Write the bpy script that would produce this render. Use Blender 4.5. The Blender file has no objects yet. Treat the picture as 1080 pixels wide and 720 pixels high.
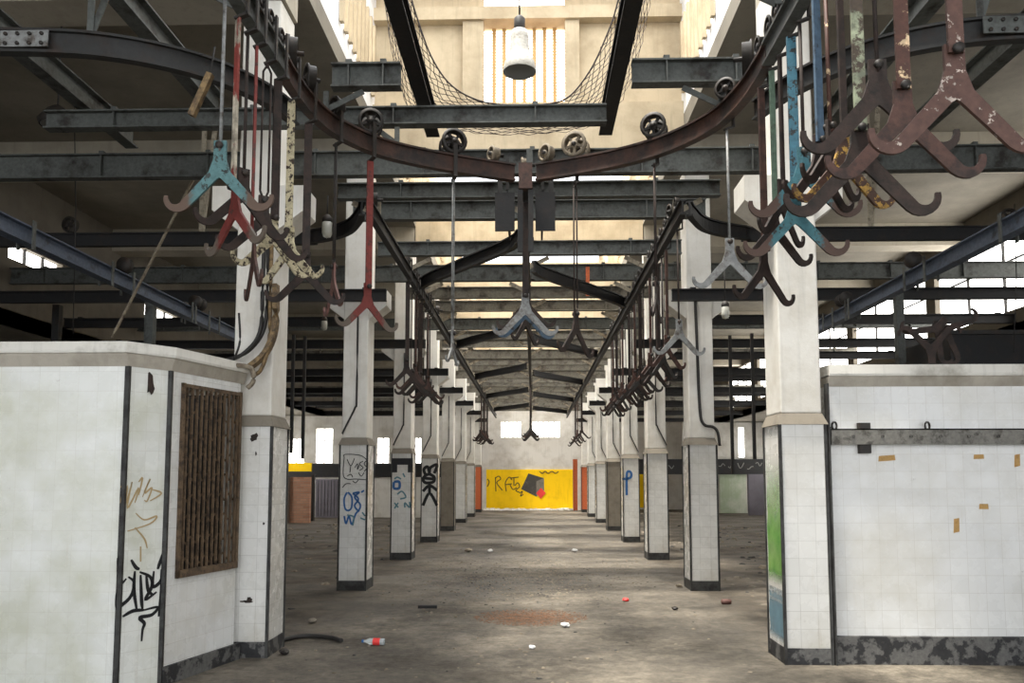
import bpy, bmesh, math, random
from mathutils import Vector, Matrix
random.seed(7)
S = bpy.context.scene
COL = S.collection
PI = math.pi
R = math.radians

# ------------------------------------------------------------------ camera model
F = 850.0
VX, VY = 562.0, 503.0
YAW = math.atan((VX - 540) / F)
PIT = R(4.8)
PPY = VY - F * math.tan(PIT) / math.cos(YAW)
CAM = Vector((0, 0, 1.6))
FW = Vector((-math.sin(YAW) * math.cos(PIT), math.cos(YAW) * math.cos(PIT), math.sin(PIT)))
RT = Vector((math.cos(YAW), math.sin(YAW), 0))
UP = RT.cross(FW)

def ray(px, py):
    return FW + RT * ((px - 540) / F) + UP * ((PPY - py) / F)
def P(px, py, Y):
    d = ray(px, py)
    return CAM + d * (Y / d.y)
def PZ(px, py, Z):
    d = ray(px, py)
    return CAM + d * ((Z - CAM.z) / d.z)
def PP(px, py, p0, n):
    d = ray(px, py)
    return CAM + d * ((p0 - CAM).dot(n) / d.dot(n))

cd = bpy.data.cameras.new('camera')
cam = bpy.data.objects.new('camera', cd)
COL.objects.link(cam)
cd.sensor_width = 36
cd.lens = F / 1080 * 36
cd.shift_y = (PPY - 360) / 1080
cd.clip_end = 300
cam.matrix_world = Matrix(((RT.x, UP.x, -FW.x, 0), (RT.y, UP.y, -FW.y, 0), (RT.z, UP.z, -FW.z, 1.6), (0, 0, 0, 1)))
S.camera = cam
S.view_settings.view_transform = 'Standard'
S.view_settings.look = 'None'
S.view_settings.gamma = 1
S.view_settings.use_curve_mapping = False
S.view_settings.exposure = 0.08

# ------------------------------------------------------------------ materials
def lin(c):
    return tuple(((v / 255) / 12.92 if v / 255 <= .04045 else ((v / 255 + .055) / 1.055) ** 2.4) for v in c) + (1,)
class NT:
    def __init__(s, name):
        s.m = bpy.data.materials.new(name); s.m.use_nodes = True
        s.t = s.m.node_tree; s.b = s.t.nodes['Principled BSDF']
        s.tc = s.t.nodes.new('ShaderNodeTexCoord')
    def n(s, ty, **k):
        x = s.t.nodes.new(ty)
        for a, v in k.items():
            if hasattr(x, a): setattr(x, a, v)
        return x
    def l(s, a, b): s.t.links.new(a, b)
    def noise(s, scale, detail=6, rough=.6, vec=None, stretch=None):
        x = s.n('ShaderNodeTexNoise'); x.inputs['Scale'].default_value = scale
        x.inputs['Detail'].default_value = detail; x.inputs['Roughness'].default_value = rough
        v = vec or s.vec()
        if stretch:
            mp = s.n('ShaderNodeMapping'); mp.inputs['Scale'].default_value = stretch
            s.l(v, mp.inputs['Vector']); v = mp.outputs[0]
        s.l(v, x.inputs['Vector']); return x.outputs['Fac']
    def vec(s):
        # object coordinates moved by a per-object random so that copies differ
        if not hasattr(s, '_v'):
            oi = s.n('ShaderNodeObjectInfo'); ad = s.n('ShaderNodeVectorMath', operation='ADD'); mu = s.n('ShaderNodeMath', operation='MULTIPLY')
            mu.inputs[1].default_value = 37.0; s.l(oi.outputs['Random'], mu.inputs[0])
            s.l(s.tc.outputs['Object'], ad.inputs[0]); s.l(mu.outputs[0], ad.inputs[1]); s._v = ad.outputs[0]
        return s._v
    def ramp(s, fac, stops):
        r = s.n('ShaderNodeValToRGB'); e = r.color_ramp.elements
        while len(e) < len(stops): e.new(.5)
        for i, (p, c) in enumerate(stops):
            e[i].position = p; e[i].color = c if len(c) == 4 else lin(c)
        s.l(fac, r.inputs[0]); return r.outputs[0]
    def mix(s, fac, a, b, mode='MIX'):
        x = s.n('ShaderNodeMix'); x.data_type = 'RGBA'; x.blend_type = mode
        for sock, v in ((x.inputs[0], fac), (x.inputs[6], a), (x.inputs[7], b)):
            if isinstance(v, (int, float)): sock.default_value = v
            elif isinstance(v, tuple): sock.default_value = v if len(v) == 4 else lin(v)
            else: s.l(v, sock)
        return x.outputs[2]
    def bump(s, h, d=.01, st=.5):
        x = s.n('ShaderNodeBump'); x.inputs['Distance'].default_value = d; x.inputs['Strength'].default_value = st
        s.l(h, x.inputs['Height']); s.l(x.outputs[0], s.b.inputs['Normal'])
    def fin(s, col, rough=.7, metal=0.0, spec=.4):
        if isinstance(col, tuple): s.b.inputs['Base Color'].default_value = col if len(col) == 4 else lin(col)
        else: s.l(col, s.b.inputs['Base Color'])
        if isinstance(rough, (int, float)): s.b.inputs['Roughness'].default_value = rough
        else: s.l(rough, s.b.inputs['Roughness'])
        s.b.inputs['Metallic'].default_value = metal
        s.b.inputs['Specular IOR Level'].default_value = spec
        return s.m

W1, B1 = (1, 1, 1, 1), (0, 0, 0, 1)
def painted(name, paint, under=(58, 44, 36), lo=.45, hi=.55, scale=9, rough=.65, stretch=None, tips=None):
    """old paint with blotches of another colour showing through"""
    t = NT(name)
    k = t.ramp(t.noise(scale, 8, .65, stretch=stretch), [(lo, B1), (hi, W1)])
    v = t.noise(30, 4)
    pc = t.mix(t.ramp(v, [(.3, B1), (.75, W1)]), tuple(int(c * .78) for c in paint), paint)
    uc = t.mix(t.ramp(t.noise(14, 5), [(.35, B1), (.65, W1)]), tuple(int(c * .6) for c in under), under)
    c = t.mix(k, pc, uc)
    if tips:
        sx = t.n('ShaderNodeSeparateXYZ'); t.l(t.tc.outputs['Object'], sx.inputs[0])
        ab = t.n('ShaderNodeMath', operation='ABSOLUTE'); t.l(sx.outputs[0], ab.inputs[0])
        ad = t.n('ShaderNodeMath', operation='MULTIPLY_ADD'); t.l(v, ad.inputs[0]); ad.inputs[1].default_value = .12; t.l(ab.outputs[0], ad.inputs[2])
        c = t.mix(t.ramp(ad.outputs[0], [(.195, B1), (.225, W1)]), c, tips)
    t.bump(v, .004, .5)
    return t.fin(c, rough)
M = {}
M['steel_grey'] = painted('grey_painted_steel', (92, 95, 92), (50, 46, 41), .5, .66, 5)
M['steel_pale'] = painted('pale_grey_steel', (136, 133, 122), (92, 86, 76), .48, .64, 4)  # paler tone of the grey steel, for the far beams
M['steel_dark'] = painted('dark_painted_steel', (42, 42, 41), (48, 39, 33), .5, .62, 6)
M['steel_black'] = painted('black_painted_steel', (24, 24, 25), (36, 30, 27), .5, .62, 6)
M['steel_blue'] = painted('blue_grey_painted_steel', (92, 102, 118), (60, 60, 62), .55, .7, 6)
M['rust'] = painted('brown_rusted_steel', (60, 45, 39), (43, 35, 30), .42, .6, 12, .75)
M['rust_red'] = painted('red_brown_rusted_steel', (88, 61, 52), (60, 46, 40), .45, .62, 10, .7)
M['rust_rail'] = painted('rusted_rail_steel', (78, 53, 43), (50, 40, 35), .42, .6, 5, .55)
M['iron'] = painted('dark_cast_iron', (46, 42, 38), (62, 49, 39), .5, .65, 10, .6)
M['iron_pale'] = painted('dusty_cast_iron', (150, 138, 118), (84, 72, 58), .5, .65, 14, .7)
M['teal'] = painted('teal_chipped_paint', (84, 122, 124), (54, 60, 58), .54, .59, 26, tips=(84, 66, 54))
M['teal_deep'] = painted('deep_teal_chipped_paint', (62, 112, 130), (46, 50, 50), .54, .59, 22)
M['teal_hook'] = painted('deep_teal_paint_with_rusty_tips', (62, 112, 122), (50, 52, 50), .55, .6, 18, tips=(70, 52, 44))
M['red_hook'] = painted('red_paint_with_bare_tips', (122, 54, 48), (74, 50, 44), .56, .64, 14, tips=(92, 82, 72))
M['speckled'] = painted('red_brown_steel_with_white_specks', (90, 64, 55), (190, 176, 164), .6, .63, 26, .7)
M['red'] = painted('red_chipped_paint', (128, 56, 49), (74, 50, 44), .56, .64, 14)
M['red_white'] = painted('red_and_cream_chipped_paint', (140, 62, 54), (196, 186, 166), .5, .54, 7, stretch=(1, 1, .45))
M['cream'] = painted('cream_flaking_paint', (206, 194, 160), (62, 48, 38), .52, .57, 24)
M['cream_peel'] = painted('cream_peeling_paint', (84, 54, 44), (236, 206, 164), .55, .58, 8)
M['green_peel'] = painted('pale_green_peeling_paint', (74, 62, 50), (160, 168, 140), .48, .53, 10)
M['green'] = painted('sage_green_paint', (94, 116, 98), (60, 60, 52), .58, .7, 12)
M['blue_grey'] = painted('slate_blue_paint', (84, 106, 126), (54, 52, 52), .56, .66, 12)
M['ochre'] = painted('ochre_flaking_paint', (80, 56, 44), (196, 154, 74), .52, .56, 20)
M['grey_hook'] = painted('bare_grey_steel', (140, 142, 140), (92, 84, 76), .5, .66, 12, .5)
M['pinkish'] = painted('faded_pink_rust', (128, 92, 84), (80, 60, 52), .5, .62, 12)
M['orange'] = painted('orange_paint', (214, 108, 62), (180, 120, 90), .6, .75, 4)
M['paper'] = NT('white_paper').fin((225, 224, 220), .8)
M['kraft'] = painted('brown_adhesive_paper', (206, 164, 98), (170, 126, 70), .5, .7, 30)
M['black_paint'] = NT('black_spray_paint').fin((22, 22, 24), .6)
M['blue_paint'] = NT('blue_spray_paint').fin((44, 92, 146), .6)
M['teal_paint'] = NT('faded_teal_spray_paint').fin((84, 122, 132), .6)
M['tan_paint'] = NT('tan_spray_paint').fin((168, 146, 106), .6)
M['dark_tan_paint'] = NT('dark_brown_marker').fin((70, 58, 32), .6)
M['pale_paint'] = NT('pale_chalk_paint').fin((120, 120, 116), .7)
M['red_paint'] = NT('bright_red_paint').fin((222, 62, 58), .6)
M['cube_dark'] = painted('dark_grey_wall_paint', (72, 70, 66), (100, 96, 88), .5, .7, 3)
M['cube_light'] = painted('light_grey_wall_paint', (138, 134, 122), (110, 106, 98), .5, .7, 3)
M['cable'] = NT('dark_cable').fin((44, 42, 40), .6)
M['trim_dark'] = painted('dark_edge_strip', (66, 66, 64), (44, 42, 40), .45, .6, 8)
M['lamp_white'] = painted('white_enamel', (196, 192, 182), (160, 150, 134), .55, .7, 12, .35)
M['lamp_under'] = NT('grey_lamp_inside').fin((120, 120, 118), .6)
M['wood'] = painted('weathered_wood', (150, 124, 84), (96, 78, 56), .4, .6, 20)

def glassm():
    t = NT('dusty_lamp_glass'); t.b.inputs['Transmission Weight'].default_value = .5
    return t.fin((205, 205, 195), .25, 0, .5)
M['glass'] = glassm()
def clear_plastic():
    t = NT('clear_plastic'); t.b.inputs['Transmission Weight'].default_value = .55
    return t.fin((215, 222, 222), .2, 0, .5)
M['plastic'] = clear_plastic()
def emis(name, col, st):
    t = NT(name); t.b.inputs['Emission Color'].default_value = lin(col); t.b.inputs['Emission Strength'].default_value = st
    return t.fin((235, 235, 230), .4)
M['grille'] = painted('brown_rusted_grille', (112, 92, 70), (78, 62, 48), .45, .6, 16)
M['bar_grey'] = painted('warm_grey_steel', (132, 129, 121), (84, 80, 73), .5, .64, 12)
M['lit_wall'] = emis('bright_window_glass', (255, 252, 246), 7.0)
M['strut_pale'] = painted('pale_dusty_strut', (176, 166, 146), (110, 96, 78), .5, .66, 12)
M['slat'] = NT('tan_glass_block_joint').fin((196, 158, 104), .7)
M['lit'] = emis('daylit_window_glass', (255, 252, 246), 2.6)
M['lit_soft'] = emis('daylit_dusty_glass', (255, 250, 240), 1.2)

def tile(name, base=(222, 222, 219), size=.15, grout=(196, 194, 188), dirt=(176, 170, 152), axes='xz', amount=.5):
    t = NT(name)
    sp = t.n('ShaderNodeSeparateXYZ'); t.l(t.tc.outputs['Object'], sp.inputs[0])
    cb = t.n('ShaderNodeCombineXYZ')
    if axes == 'xz': t.l(sp.outputs[0], cb.inputs[0])
    else:
        ad = t.n('ShaderNodeMath', operation='ADD'); t.l(sp.outputs[0], ad.inputs[0]); t.l(sp.outputs[1], ad.inputs[1]); t.l(ad.outputs[0], cb.inputs[0])
    t.l(sp.outputs[2], cb.inputs[1])
    bk = t.n('ShaderNodeTexBrick'); bk.offset = 0; bk.inputs['Scale'].default_value = 1
    bk.inputs['Brick Width'].default_value = size; bk.inputs['Row Height'].default_value = size
    bk.inputs['Mortar Size'].default_value = .0022; bk.inputs['Mortar Smooth'].default_value = .3
    bk.inputs['Color1'].default_value = lin(base); bk.inputs['Color2'].default_value = lin(tuple(c - 7 for c in base)); bk.inputs['Mortar'].default_value = lin(grout)
    t.l(cb.outputs[0], bk.inputs['Vector'])
    o = t.tc.outputs['Object']
    d1 = t.ramp(t.noise(1.3, 8, .62, o), [(.44, B1), (.70, (amount,) * 3 + (1,))])
    c = t.mix(d1, bk.outputs['Color'], dirt)
    d2 = t.ramp(t.noise(11, 6, .7, o), [(.66, B1), (.74, (.5, .5, .5, 1))])
    c = t.mix(d2, c, (150, 146, 138))
    d3 = t.ramp(t.noise(5, 5, .7, o, (2.2, 2.2, .22)), [(.6, B1), (.8, (.35, .35, .35, 1))])
    c = t.mix(d3, c, (170, 158, 136))
    rr = t.ramp(t.noise(6, 4, .6, o), [(.3, (.12,) * 3 + (1,)), (.7, (.4,) * 3 + (1,))])
    t.bump(bk.outputs['Fac'], .002, -.4)
    return t.fin(c, rr, 0, .5)
M['tile'] = tile('white_wall_tiles', axes='sum')
M['tile_old'] = tile('old_whitewashed_tiles', (222, 223, 217), .15, (204, 203, 195), (182, 182, 158), 'sum', .8)
M['tile_col'] = tile('white_pillar_tiles', (214, 213, 208), .15, (180, 178, 172), (170, 164, 148), 'sum', .6)
def plaster(name, c, d, lo=.45, hi=.75, sc=1.5, amt=.8, rough=.85, cracks=0):
    t = NT(name); o = t.tc.outputs['Object']
    k = t.ramp(t.noise(sc, 9, .65, o), [(lo, B1), (hi, (amt,) * 3 + (1,))])
    cc = t.mix(k, c, d)
    s = t.ramp(t.noise(6, 5, .6, o, (2.5, 2.5, .15)), [(.55, B1), (.85, (.5,) * 3 + (1,))])
    cc = t.mix(s, cc, tuple(int(v * .72) for v in c))
    fine = t.noise(26, 6, .7, o)
    t.bump(fine, .006, .4)
    return t.fin(cc, rough, 0, .25)
M['paint_white'] = plaster('white_limewash', (224, 221, 213), (184, 176, 160))
M['skirt'] = plaster('grey_brown_mortar', (126, 119, 107), (94, 88, 78), sc=4)
M['base_dark'] = painted('dark_flaking_base_paint', (104, 103, 100), (44, 44, 45), .47, .53, 7)
M['ceil'] = plaster('stained_beige_ceiling', (136, 130, 118), (102, 97, 88), .4, .7, .8)
M['ceil_beam'] = plaster('pale_beige_concrete', (174, 166, 150), (134, 127, 114), .4, .7, .9)
M['lantern'] = plaster('cream_concrete', (194, 178, 150), (152, 136, 110), .42, .72, 1.6)
M['lantern_white'] = plaster('white_roof_plaster', (236, 236, 236), (206, 200, 190))
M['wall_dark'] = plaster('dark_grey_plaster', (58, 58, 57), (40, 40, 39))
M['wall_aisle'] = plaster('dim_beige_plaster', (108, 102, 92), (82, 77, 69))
M['wall_grey'] = plaster('pale_grey_plaster', (206, 203, 196), (160, 152, 138))
M['wall_green'] = plaster('grey_green_plaster', (164, 176, 150), (206, 208, 196), .4, .6, 1)
M['wall_mauve'] = plaster('mauve_grey_plaster', (118, 114, 122), (90, 88, 92))
M['yellow'] = plaster('yellow_wall_paint', (248, 204, 18), (214, 172, 22), .5, .8, 2)
M['cap'] = plaster('grey_cream_coping', (216, 213, 204), (150, 144, 132), .5, .72, 3)
M['cap_under'] = plaster('stained_coping_mortar', (176, 169, 156), (132, 125, 112), .42, .7, 3)
def brickm():
    t = NT('orange_brick'); sp = t.n('ShaderNodeSeparateXYZ'); t.l(t.tc.outputs['Object'], sp.inputs[0]); cb = t.n('ShaderNodeCombineXYZ')
    t.l(sp.outputs[0], cb.inputs[0]); t.l(sp.outputs[2], cb.inputs[1])
    bk = t.n('ShaderNodeTexBrick'); bk.inputs['Scale'].default_value = 1; bk.inputs['Brick Width'].default_value = .24; bk.inputs['Row Height'].default_value = .085
    bk.inputs['Mortar Size'].default_value = .008; bk.inputs['Color1'].default_value = lin((186, 140, 114)); bk.inputs['Color2'].default_value = lin((164, 118, 94)); bk.inputs['Mortar'].default_value = lin((150, 130, 112))
    t.l(cb.outputs[0], bk.inputs['Vector'])
    return t.fin(bk.outputs[0], .85)
M['brick'] = brickm()
def floorm():
    t = NT('dusty_concrete_floor'); o = t.tc.outputs['Object']
    big = t.ramp(t.noise(.45, 8, .62, o), [(.32, (74, 69, 62)), (.5, (110, 103, 92)), (.68, (146, 137, 122))])
    med = t.ramp(t.noise(2.6, 9, .7, o), [(.36, B1), (.58, W1)])
    c = t.mix(med, t.mix(.45, big, (58, 54, 48)), big)
    # dark gritty dirt in drifts, lighter scuffed dust
    g = t.ramp(t.noise(1.1, 10, .72, o), [(.52, B1), (.66, (.8,) * 3 + (1,))])
    c = t.mix(g, c, (66, 61, 53))
    sp = t.ramp(t.noise(60, 3, .7, o), [(.62, B1), (.70, W1)])
    c = t.mix(t.mix(1.0, sp, g, 'MULTIPLY'), c, (160, 152, 138))
    gr = t.ramp(t.noise(11, 8, .78, o), [(.38, (.54,) * 3 + (1,)), (.62, (1.06,) * 3 + (1,))])
    c = t.mix(1.0, c, gr, 'MULTIPLY')
    sd = t.ramp(t.noise(38, 3, .7, o), [(.63, B1), (.70, (.8,) * 3 + (1,))])
    c = t.mix(sd, c, (56, 51, 44))
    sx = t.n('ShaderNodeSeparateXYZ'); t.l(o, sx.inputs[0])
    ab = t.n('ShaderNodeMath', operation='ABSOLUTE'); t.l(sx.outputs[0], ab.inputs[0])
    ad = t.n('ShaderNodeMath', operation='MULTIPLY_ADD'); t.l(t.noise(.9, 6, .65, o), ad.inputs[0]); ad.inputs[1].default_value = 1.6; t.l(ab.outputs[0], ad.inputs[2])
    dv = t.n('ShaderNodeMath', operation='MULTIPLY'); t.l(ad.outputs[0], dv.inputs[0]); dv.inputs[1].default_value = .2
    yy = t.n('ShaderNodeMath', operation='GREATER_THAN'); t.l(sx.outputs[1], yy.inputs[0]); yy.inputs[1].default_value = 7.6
    side_mix = t.ramp(dv.outputs[0], [(.56, B1), (.70, (.85,) * 3 + (1,))])  # darker brown mixed in towards both sides, past the first pillars
    c = t.mix(t.mix(1.0, side_mix, yy.outputs[0], 'MULTIPLY'), c, t.mix(med, (50, 45, 38), (88, 80, 69)))
    wet = t.ramp(t.noise(.7, 5, .6, o), [(.45, (.62,) * 3 + (1,)), (.62, (.9,) * 3 + (1,))])
    h = t.noise(22, 8, .75, o); t.bump(h, .02, .6)
    return t.fin(c, wet, 0, .3)
M['floor'] = floorm()
M['rust_dust'] = painted('rust_coloured_dust', (128, 88, 58), (104, 80, 60), .4, .6, 12)

# ------------------------------------------------------------------ mesh builder
def V(*a): return Vector(a)
class MB:
    def __init__(s): s.v = []; s.f = []; s.sm = []
    def add(s, vs, fs, smooth=False):
        b = len(s.v); s.v += [Vector(p) for p in vs]
        for f in fs: s.f.append(tuple(b + i for i in f)); s.sm.append(smooth)
        return s
    def box(s, x0, x1, y0, y1, z0, z1):
        return s.add([(x0, y0, z0), (x1, y0, z0), (x1, y1, z0), (x0, y1, z0), (x0, y0, z1), (x1, y0, z1), (x1, y1, z1), (x0, y1, z1)],
                     [(0, 3, 2, 1), (4, 5, 6, 7), (0, 1, 5, 4), (1, 2, 6, 5), (2, 3, 7, 6), (3, 0, 4, 7)])
    def bar(s, a, b, w, h, up=(0, 0, 1)):
        """square bar from a to b, w across, h along up"""
        a, b = Vector(a), Vector(b); d = (b - a).normalized(); u = Vector(up)
        if abs(d.dot(u)) > .98: u = Vector((0, 1, 0))
        x = d.cross(u).normalized(); u = x.cross(d)
        vs = [p + x * (i * w / 2) + u * (j * h / 2) for p in (a, b) for i, j in ((-1, -1), (1, -1), (1, 1), (-1, 1))]
        return s.add(vs, [(3, 2, 1, 0), (4, 5, 6, 7), (0, 1, 5, 4), (1, 2, 6, 5), (2, 3, 7, 6), (3, 0, 4, 7)])
    def prism(s, a, b, c, d, y0, y1): pass
    def sweep(s, prof, path, closed=True, up=(0, 0, 1), smooth=False):
        """prof: 2D (side, up) loop; path: points; frames keep up"""
        path = [Vector(p) for p in path]; n = len(prof); u0 = Vector(up); vs = []
        for i, p in enumerate(path):
            t = (path[min(i + 1, len(path) - 1)] - path[max(i - 1, 0)]).normalized()
            x = t.cross(u0)
            if x.length < 1e-4: x = t.cross(Vector((0, 1, 0)))
            x.normalize(); u = x.cross(t)
            vs += [p + x * q[0] + u * q[1] for q in prof]
        fs = []
        for i in range(len(path) - 1):
            for j in range(n):
                k = (j + 1) % n
                fs.append((i * n + j, i * n + k, (i + 1) * n + k, (i + 1) * n + j))
        b = len(path) - 1
        s.add(vs, fs, smooth)
        base = len(s.v) - len(vs)
        for loop in (list(range(n))[::-1], [b * n + j for j in range(n)]):
            s.f.append(tuple(base + i for i in loop)); s.sm.append(False)
        return s
    def tube(s, path, r, n=6):
        return s.sweep([(r * math.cos(2 * PI * i / n), r * math.sin(2 * PI * i / n)) for i in range(n)], path, smooth=True)
    def ibeam(s, path, w, h, tf=.014, tw=.012, up=(0, 0, 1)):
        """I section hanging over the path: the path is its bottom centre"""
        a, c = w / 2, tw / 2
        pr = [(-a, 0), (a, 0), (a, tf), (c, tf), (c, h - tf), (a, h - tf), (a, h), (-a, h), (-a, h - tf), (-c, h - tf), (-c, tf), (-a, tf)]
        return s.sweep(pr, path, up=up)
    def lathe(s, prof, n=20, m=None):
        """prof: (r, z) pairs; m: matrix"""
        m = m or Matrix(); vs = []
        for r, z in prof:
            for i in range(n):
                a = 2 * PI * i / n; vs.append(m @ Vector((r * math.cos(a), r * math.sin(a), z)))
        fs = [(i * n + j, i * n + (j + 1) % n, (i + 1) * n + (j + 1) % n, (i + 1) * n + j) for i in range(len(prof) - 1) for j in range(n)]
        return s.add(vs, fs, True)
    def plate(s, outline, th, m=None):
        """outline in local XZ, thickness along Y"""
        m = m or Matrix(); n = len(outline)
        vs = [m @ Vector((x, -th / 2, z)) for x, z in outline] + [m @ Vector((x, th / 2, z)) for x, z in outline]
        return s.add(vs, [tuple(range(n)), tuple(range(2 * n - 1, n - 1, -1))] + [((i + 1) % n, i, n + i, n + (i + 1) % n) for i in range(n)])
    def ribbon(s, pts, w, nrm, taper=False):
        """paint stroke lying on a plane"""
        pts = [Vector(p) for p in pts]; nrm = Vector(nrm).normalized(); vs = []
        for i, p in enumerate(pts):
            t = (pts[min(i + 1, len(pts) - 1)] - pts[max(i - 1, 0)])
            if t.length < 1e-6: t = Vector((1, 0, 0))
            x = t.normalized().cross(nrm).normalized()
            k = w / 2 * (1 if not taper else (.45 + .55 * math.sin(PI * (i + .6) / (len(pts) + .2))))
            vs += [p - x * k, p + x * k]
        return s.add(vs, [(2 * i, 2 * i + 1, 2 * i + 3, 2 * i + 2) for i in range(len(pts) - 1)])
    def build(s, name, mat, parent=None, world=False, bevel=0, local=None):
        me = bpy.data.meshes.new(name)
        off = wpos(parent) if (parent and world) else Vector((0, 0, 0))
        if local is not None: off = Vector(local)
        me.from_pydata([tuple(p - off) for p in s.v], [], s.f); me.update()
        bm = bmesh.new(); bm.from_mesh(me); bmesh.ops.recalc_face_normals(bm, faces=bm.faces)
        bm.to_mesh(me); bm.free()
        for p, q in zip(me.polygons, s.sm): p.use_smooth = q
        if isinstance(mat, str): mat = M[mat]
        me.materials.append(mat)
        o = bpy.data.objects.new(name, me); COL.objects.link(o)
        if parent: o.parent = parent
        if local is not None: o.location = off
        if bevel:
            b = o.modifiers.new('edge', 'BEVEL'); b.width = bevel; b.segments = 2; b.limit_method = 'ANGLE'
        return o
WP = {}
def wpos(o):
    return Vector(o.location) + (wpos(o.parent) if o.parent else Vector((0, 0, 0)))
def tag(o, label=None, cat=None, group=None, kind=None):
    if label: o['label'] = label
    if cat: o['category'] = cat
    if group: o['group'] = group
    if kind: o['kind'] = kind
    return o
def empty(name, loc=(0, 0, 0), rz=0, **k):
    o = bpy.data.objects.new(name, None); COL.objects.link(o); o.location = loc; o.rotation_euler = (0, 0, rz); o.empty_display_size = .1
    return tag(o, **k)
KIDS = {}
def kids(o):
    return [c for c in o.children]
def copy_tree(o, parent=None):
    c = o.copy(); COL.objects.link(c)
    if parent: c.parent = parent
    for ch in list(o.children): copy_tree(ch, c)
    return c
def struct(name, mb, mat, **k):
    o = mb.build(name, mat); return tag(o, kind='structure', **k)
def spline(pts, n=6):
    pts = [Vector(p) for p in pts]; out = []
    for i in range(len(pts) - 1):
        a, b, c, d = pts[max(i - 1, 0)], pts[i], pts[i + 1], pts[min(i + 2, len(pts) - 1)]
        for k in range(n):
            t = k / n
            out.append(.5 * ((2 * b) + (c - a) * t + (2 * a - 5 * b + 4 * c - d) * t * t + (3 * b - a - 3 * c + d) * t ** 3))
    return out + [pts[-1]]

# ================================================================== SETTING
YE = 40.4            # far wall
XW = 8.5             # aisle walls
LX, RX = -2.34, 2.2  # inner faces of the lantern
CZ = 6.6             # ceiling height
struct('floor', MB().box(-14, 14, -8, YE + .3, -.3, 0), 'floor')
# ceiling slabs over both aisles, open along the lantern
struct('ceiling', MB().box(-XW - .3, LX, -2.5, YE, CZ, CZ + .25).box(RX, XW + .3, -2.5, YE, CZ, CZ + .25), 'ceil')
n = 0
for k in range(-1, 8):
    y = 11.5 + 4.25 * k
    n += 1
    struct('trim_%d' % n, MB().box(-XW, LX - .02, y, y + .45, 6.15, CZ).box(RX + .02, XW, y, y + .45, 6.15, CZ), 'ceil_beam')
# lantern side walls with louvred strips
def lantern_wall(name, x0, x1, y0, y1, mat):
    mb = MB().box(x0, x1, y0, y1, CZ + .25, 8.9)
    return struct(name, mb, mat)
lantern_wall('wall_lantern_left', LX - .2, LX, -1, 11.5, 'lantern_white')
lantern_wall('wall_lantern_right', RX, RX + .2, -1, 11.5, 'lantern_white')
lantern_wall('wall_lantern_far_left', LX - .2, LX, 11.75, YE, 'lantern')
lantern_wall('wall_lantern_far_right', RX, RX + .2, 11.75, YE, 'lantern')
# cross wall that closes the first lantern bay, with its panel of glass slats
xa, xb = P(510, 60, 11.5).x, P(596, 60, 11.5).x
za, zb = P(550, 113, 11.5).z, P(550, 26, 11.5).z
zc = P(550, 13, 11.5).z
mb = MB().box(LX, xa, 11.5, 11.75, 6.15, 9.1).box(xb, RX, 11.5, 11.75, 6.15, 9.1).box(xa, xb, 11.5, 11.75, 6.15, za).box(xa, xb, 11.5, 11.75, zb, zc).box(xa, xb, 11.5, 11.75, 8.9, 9.1)
struct('wall_lantern_cross', mb, 'lantern')
mb = MB()
for u0, u1 in ((488, 510), (596, 611)):
    mb.box(P(u0, 60, 11.4).x, P(u1, 60, 11.4).x, 11.38, 11.5, 6.15, zb)
mb.box(LX, RX, 11.33, 11.5, zb, zc)
mb.box(LX, RX, 11.36, 11.5, 6.15, za)
n += 1; struct('trim_%d' % n, mb, 'lantern')
w = struct('window_1', MB().box(xa, xb, 11.68, 11.70, za, zb), 'lit_wall')
mb = MB()
for i in range(1, 8):
    x = xa + (xb - xa) * i / 8
    mb.box(x - .028, x + .028, 11.6, 11.66, za, zb)
for i in range(1, 26):
    z = za + (zb - za) * i / 26
    mb.box(xa, xb, 11.64, 11.66, z - .003, z + .003)
mb.build('window_slats', 'slat', w)
struct('window_2', MB().box(xa, xb, 11.68, 11.70, zc, 8.9), 'lit_wall')
# louvred windows in the lantern sides
nw = 2
for (x, s) in ((LX, 1), (RX, -1)):
    for (y0, y1) in ((9.3, 11.2), (14, 17.5), (19, 22.5), (24, 27.5), (29, 32.5)):
        nw += 1
        w = struct('window_%d' % nw, MB().box(x + s * .004 - .004, x + s * .004 + .004, y0, y1, 7.15, 8.1), 'lit_soft')
        mb = MB()
        k = int((y1 - y0) / .22)
        for i in range(k + 1):
            y = y0 + (y1 - y0) * i / k
            mb.box(x + s * .01, x + s * .06, y - .035, y + .035, 7.1, 8.15)
        mb.build('window_slats', 'lantern', w)
# lantern roof: ribs with rooflights between
mb = MB().box(LX - .2, RX + .2, -1, 2.4, 8.9, 9.1)
for y in (2.4, 4.6, 11.0):
    mb.box(LX - .2, RX + .2, y, y + .45, 8.9, 9.1)
for k in range(8):
    y = 12.0 + 4.25 * k
    mb.box(LX - .2, RX + .2, y, y + 1.5, 8.9, 9.1)
    mb.box(LX, RX, y + 3.75, y + 4.0, 6.3, 7.0)
struct('ceiling_lantern', mb, 'lantern')
# far wall
zt = 1.98
mb = MB().box(-11, 11, YE, YE + .25, 0, 3.6).box(-XW, XW, YE, YE + .25, 4.35, CZ + 2.4)
for a, b in ((-XW, -1.6), (-.6, -.02), (1.35, XW)): mb.box(a, b, YE, YE + .25, 3.6, 4.35)
struct('wall_far', mb, 'wall_grey')
for a, b in ((-1.6, -.6), (-.02, 1.35)):
    nw += 1; w = struct('window_%d' % nw, MB().box(a, b, YE + .1, YE + .12, 3.6, 4.35), 'lit_wall')
    mb = MB()
    for i in range(1, 5): x = a + (b - a) * i / 5; mb.box(x - .02, x + .02, YE + .04, YE + .09, 3.6, 4.35)
    mb.build('window_frame', 'steel_grey', w)
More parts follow.
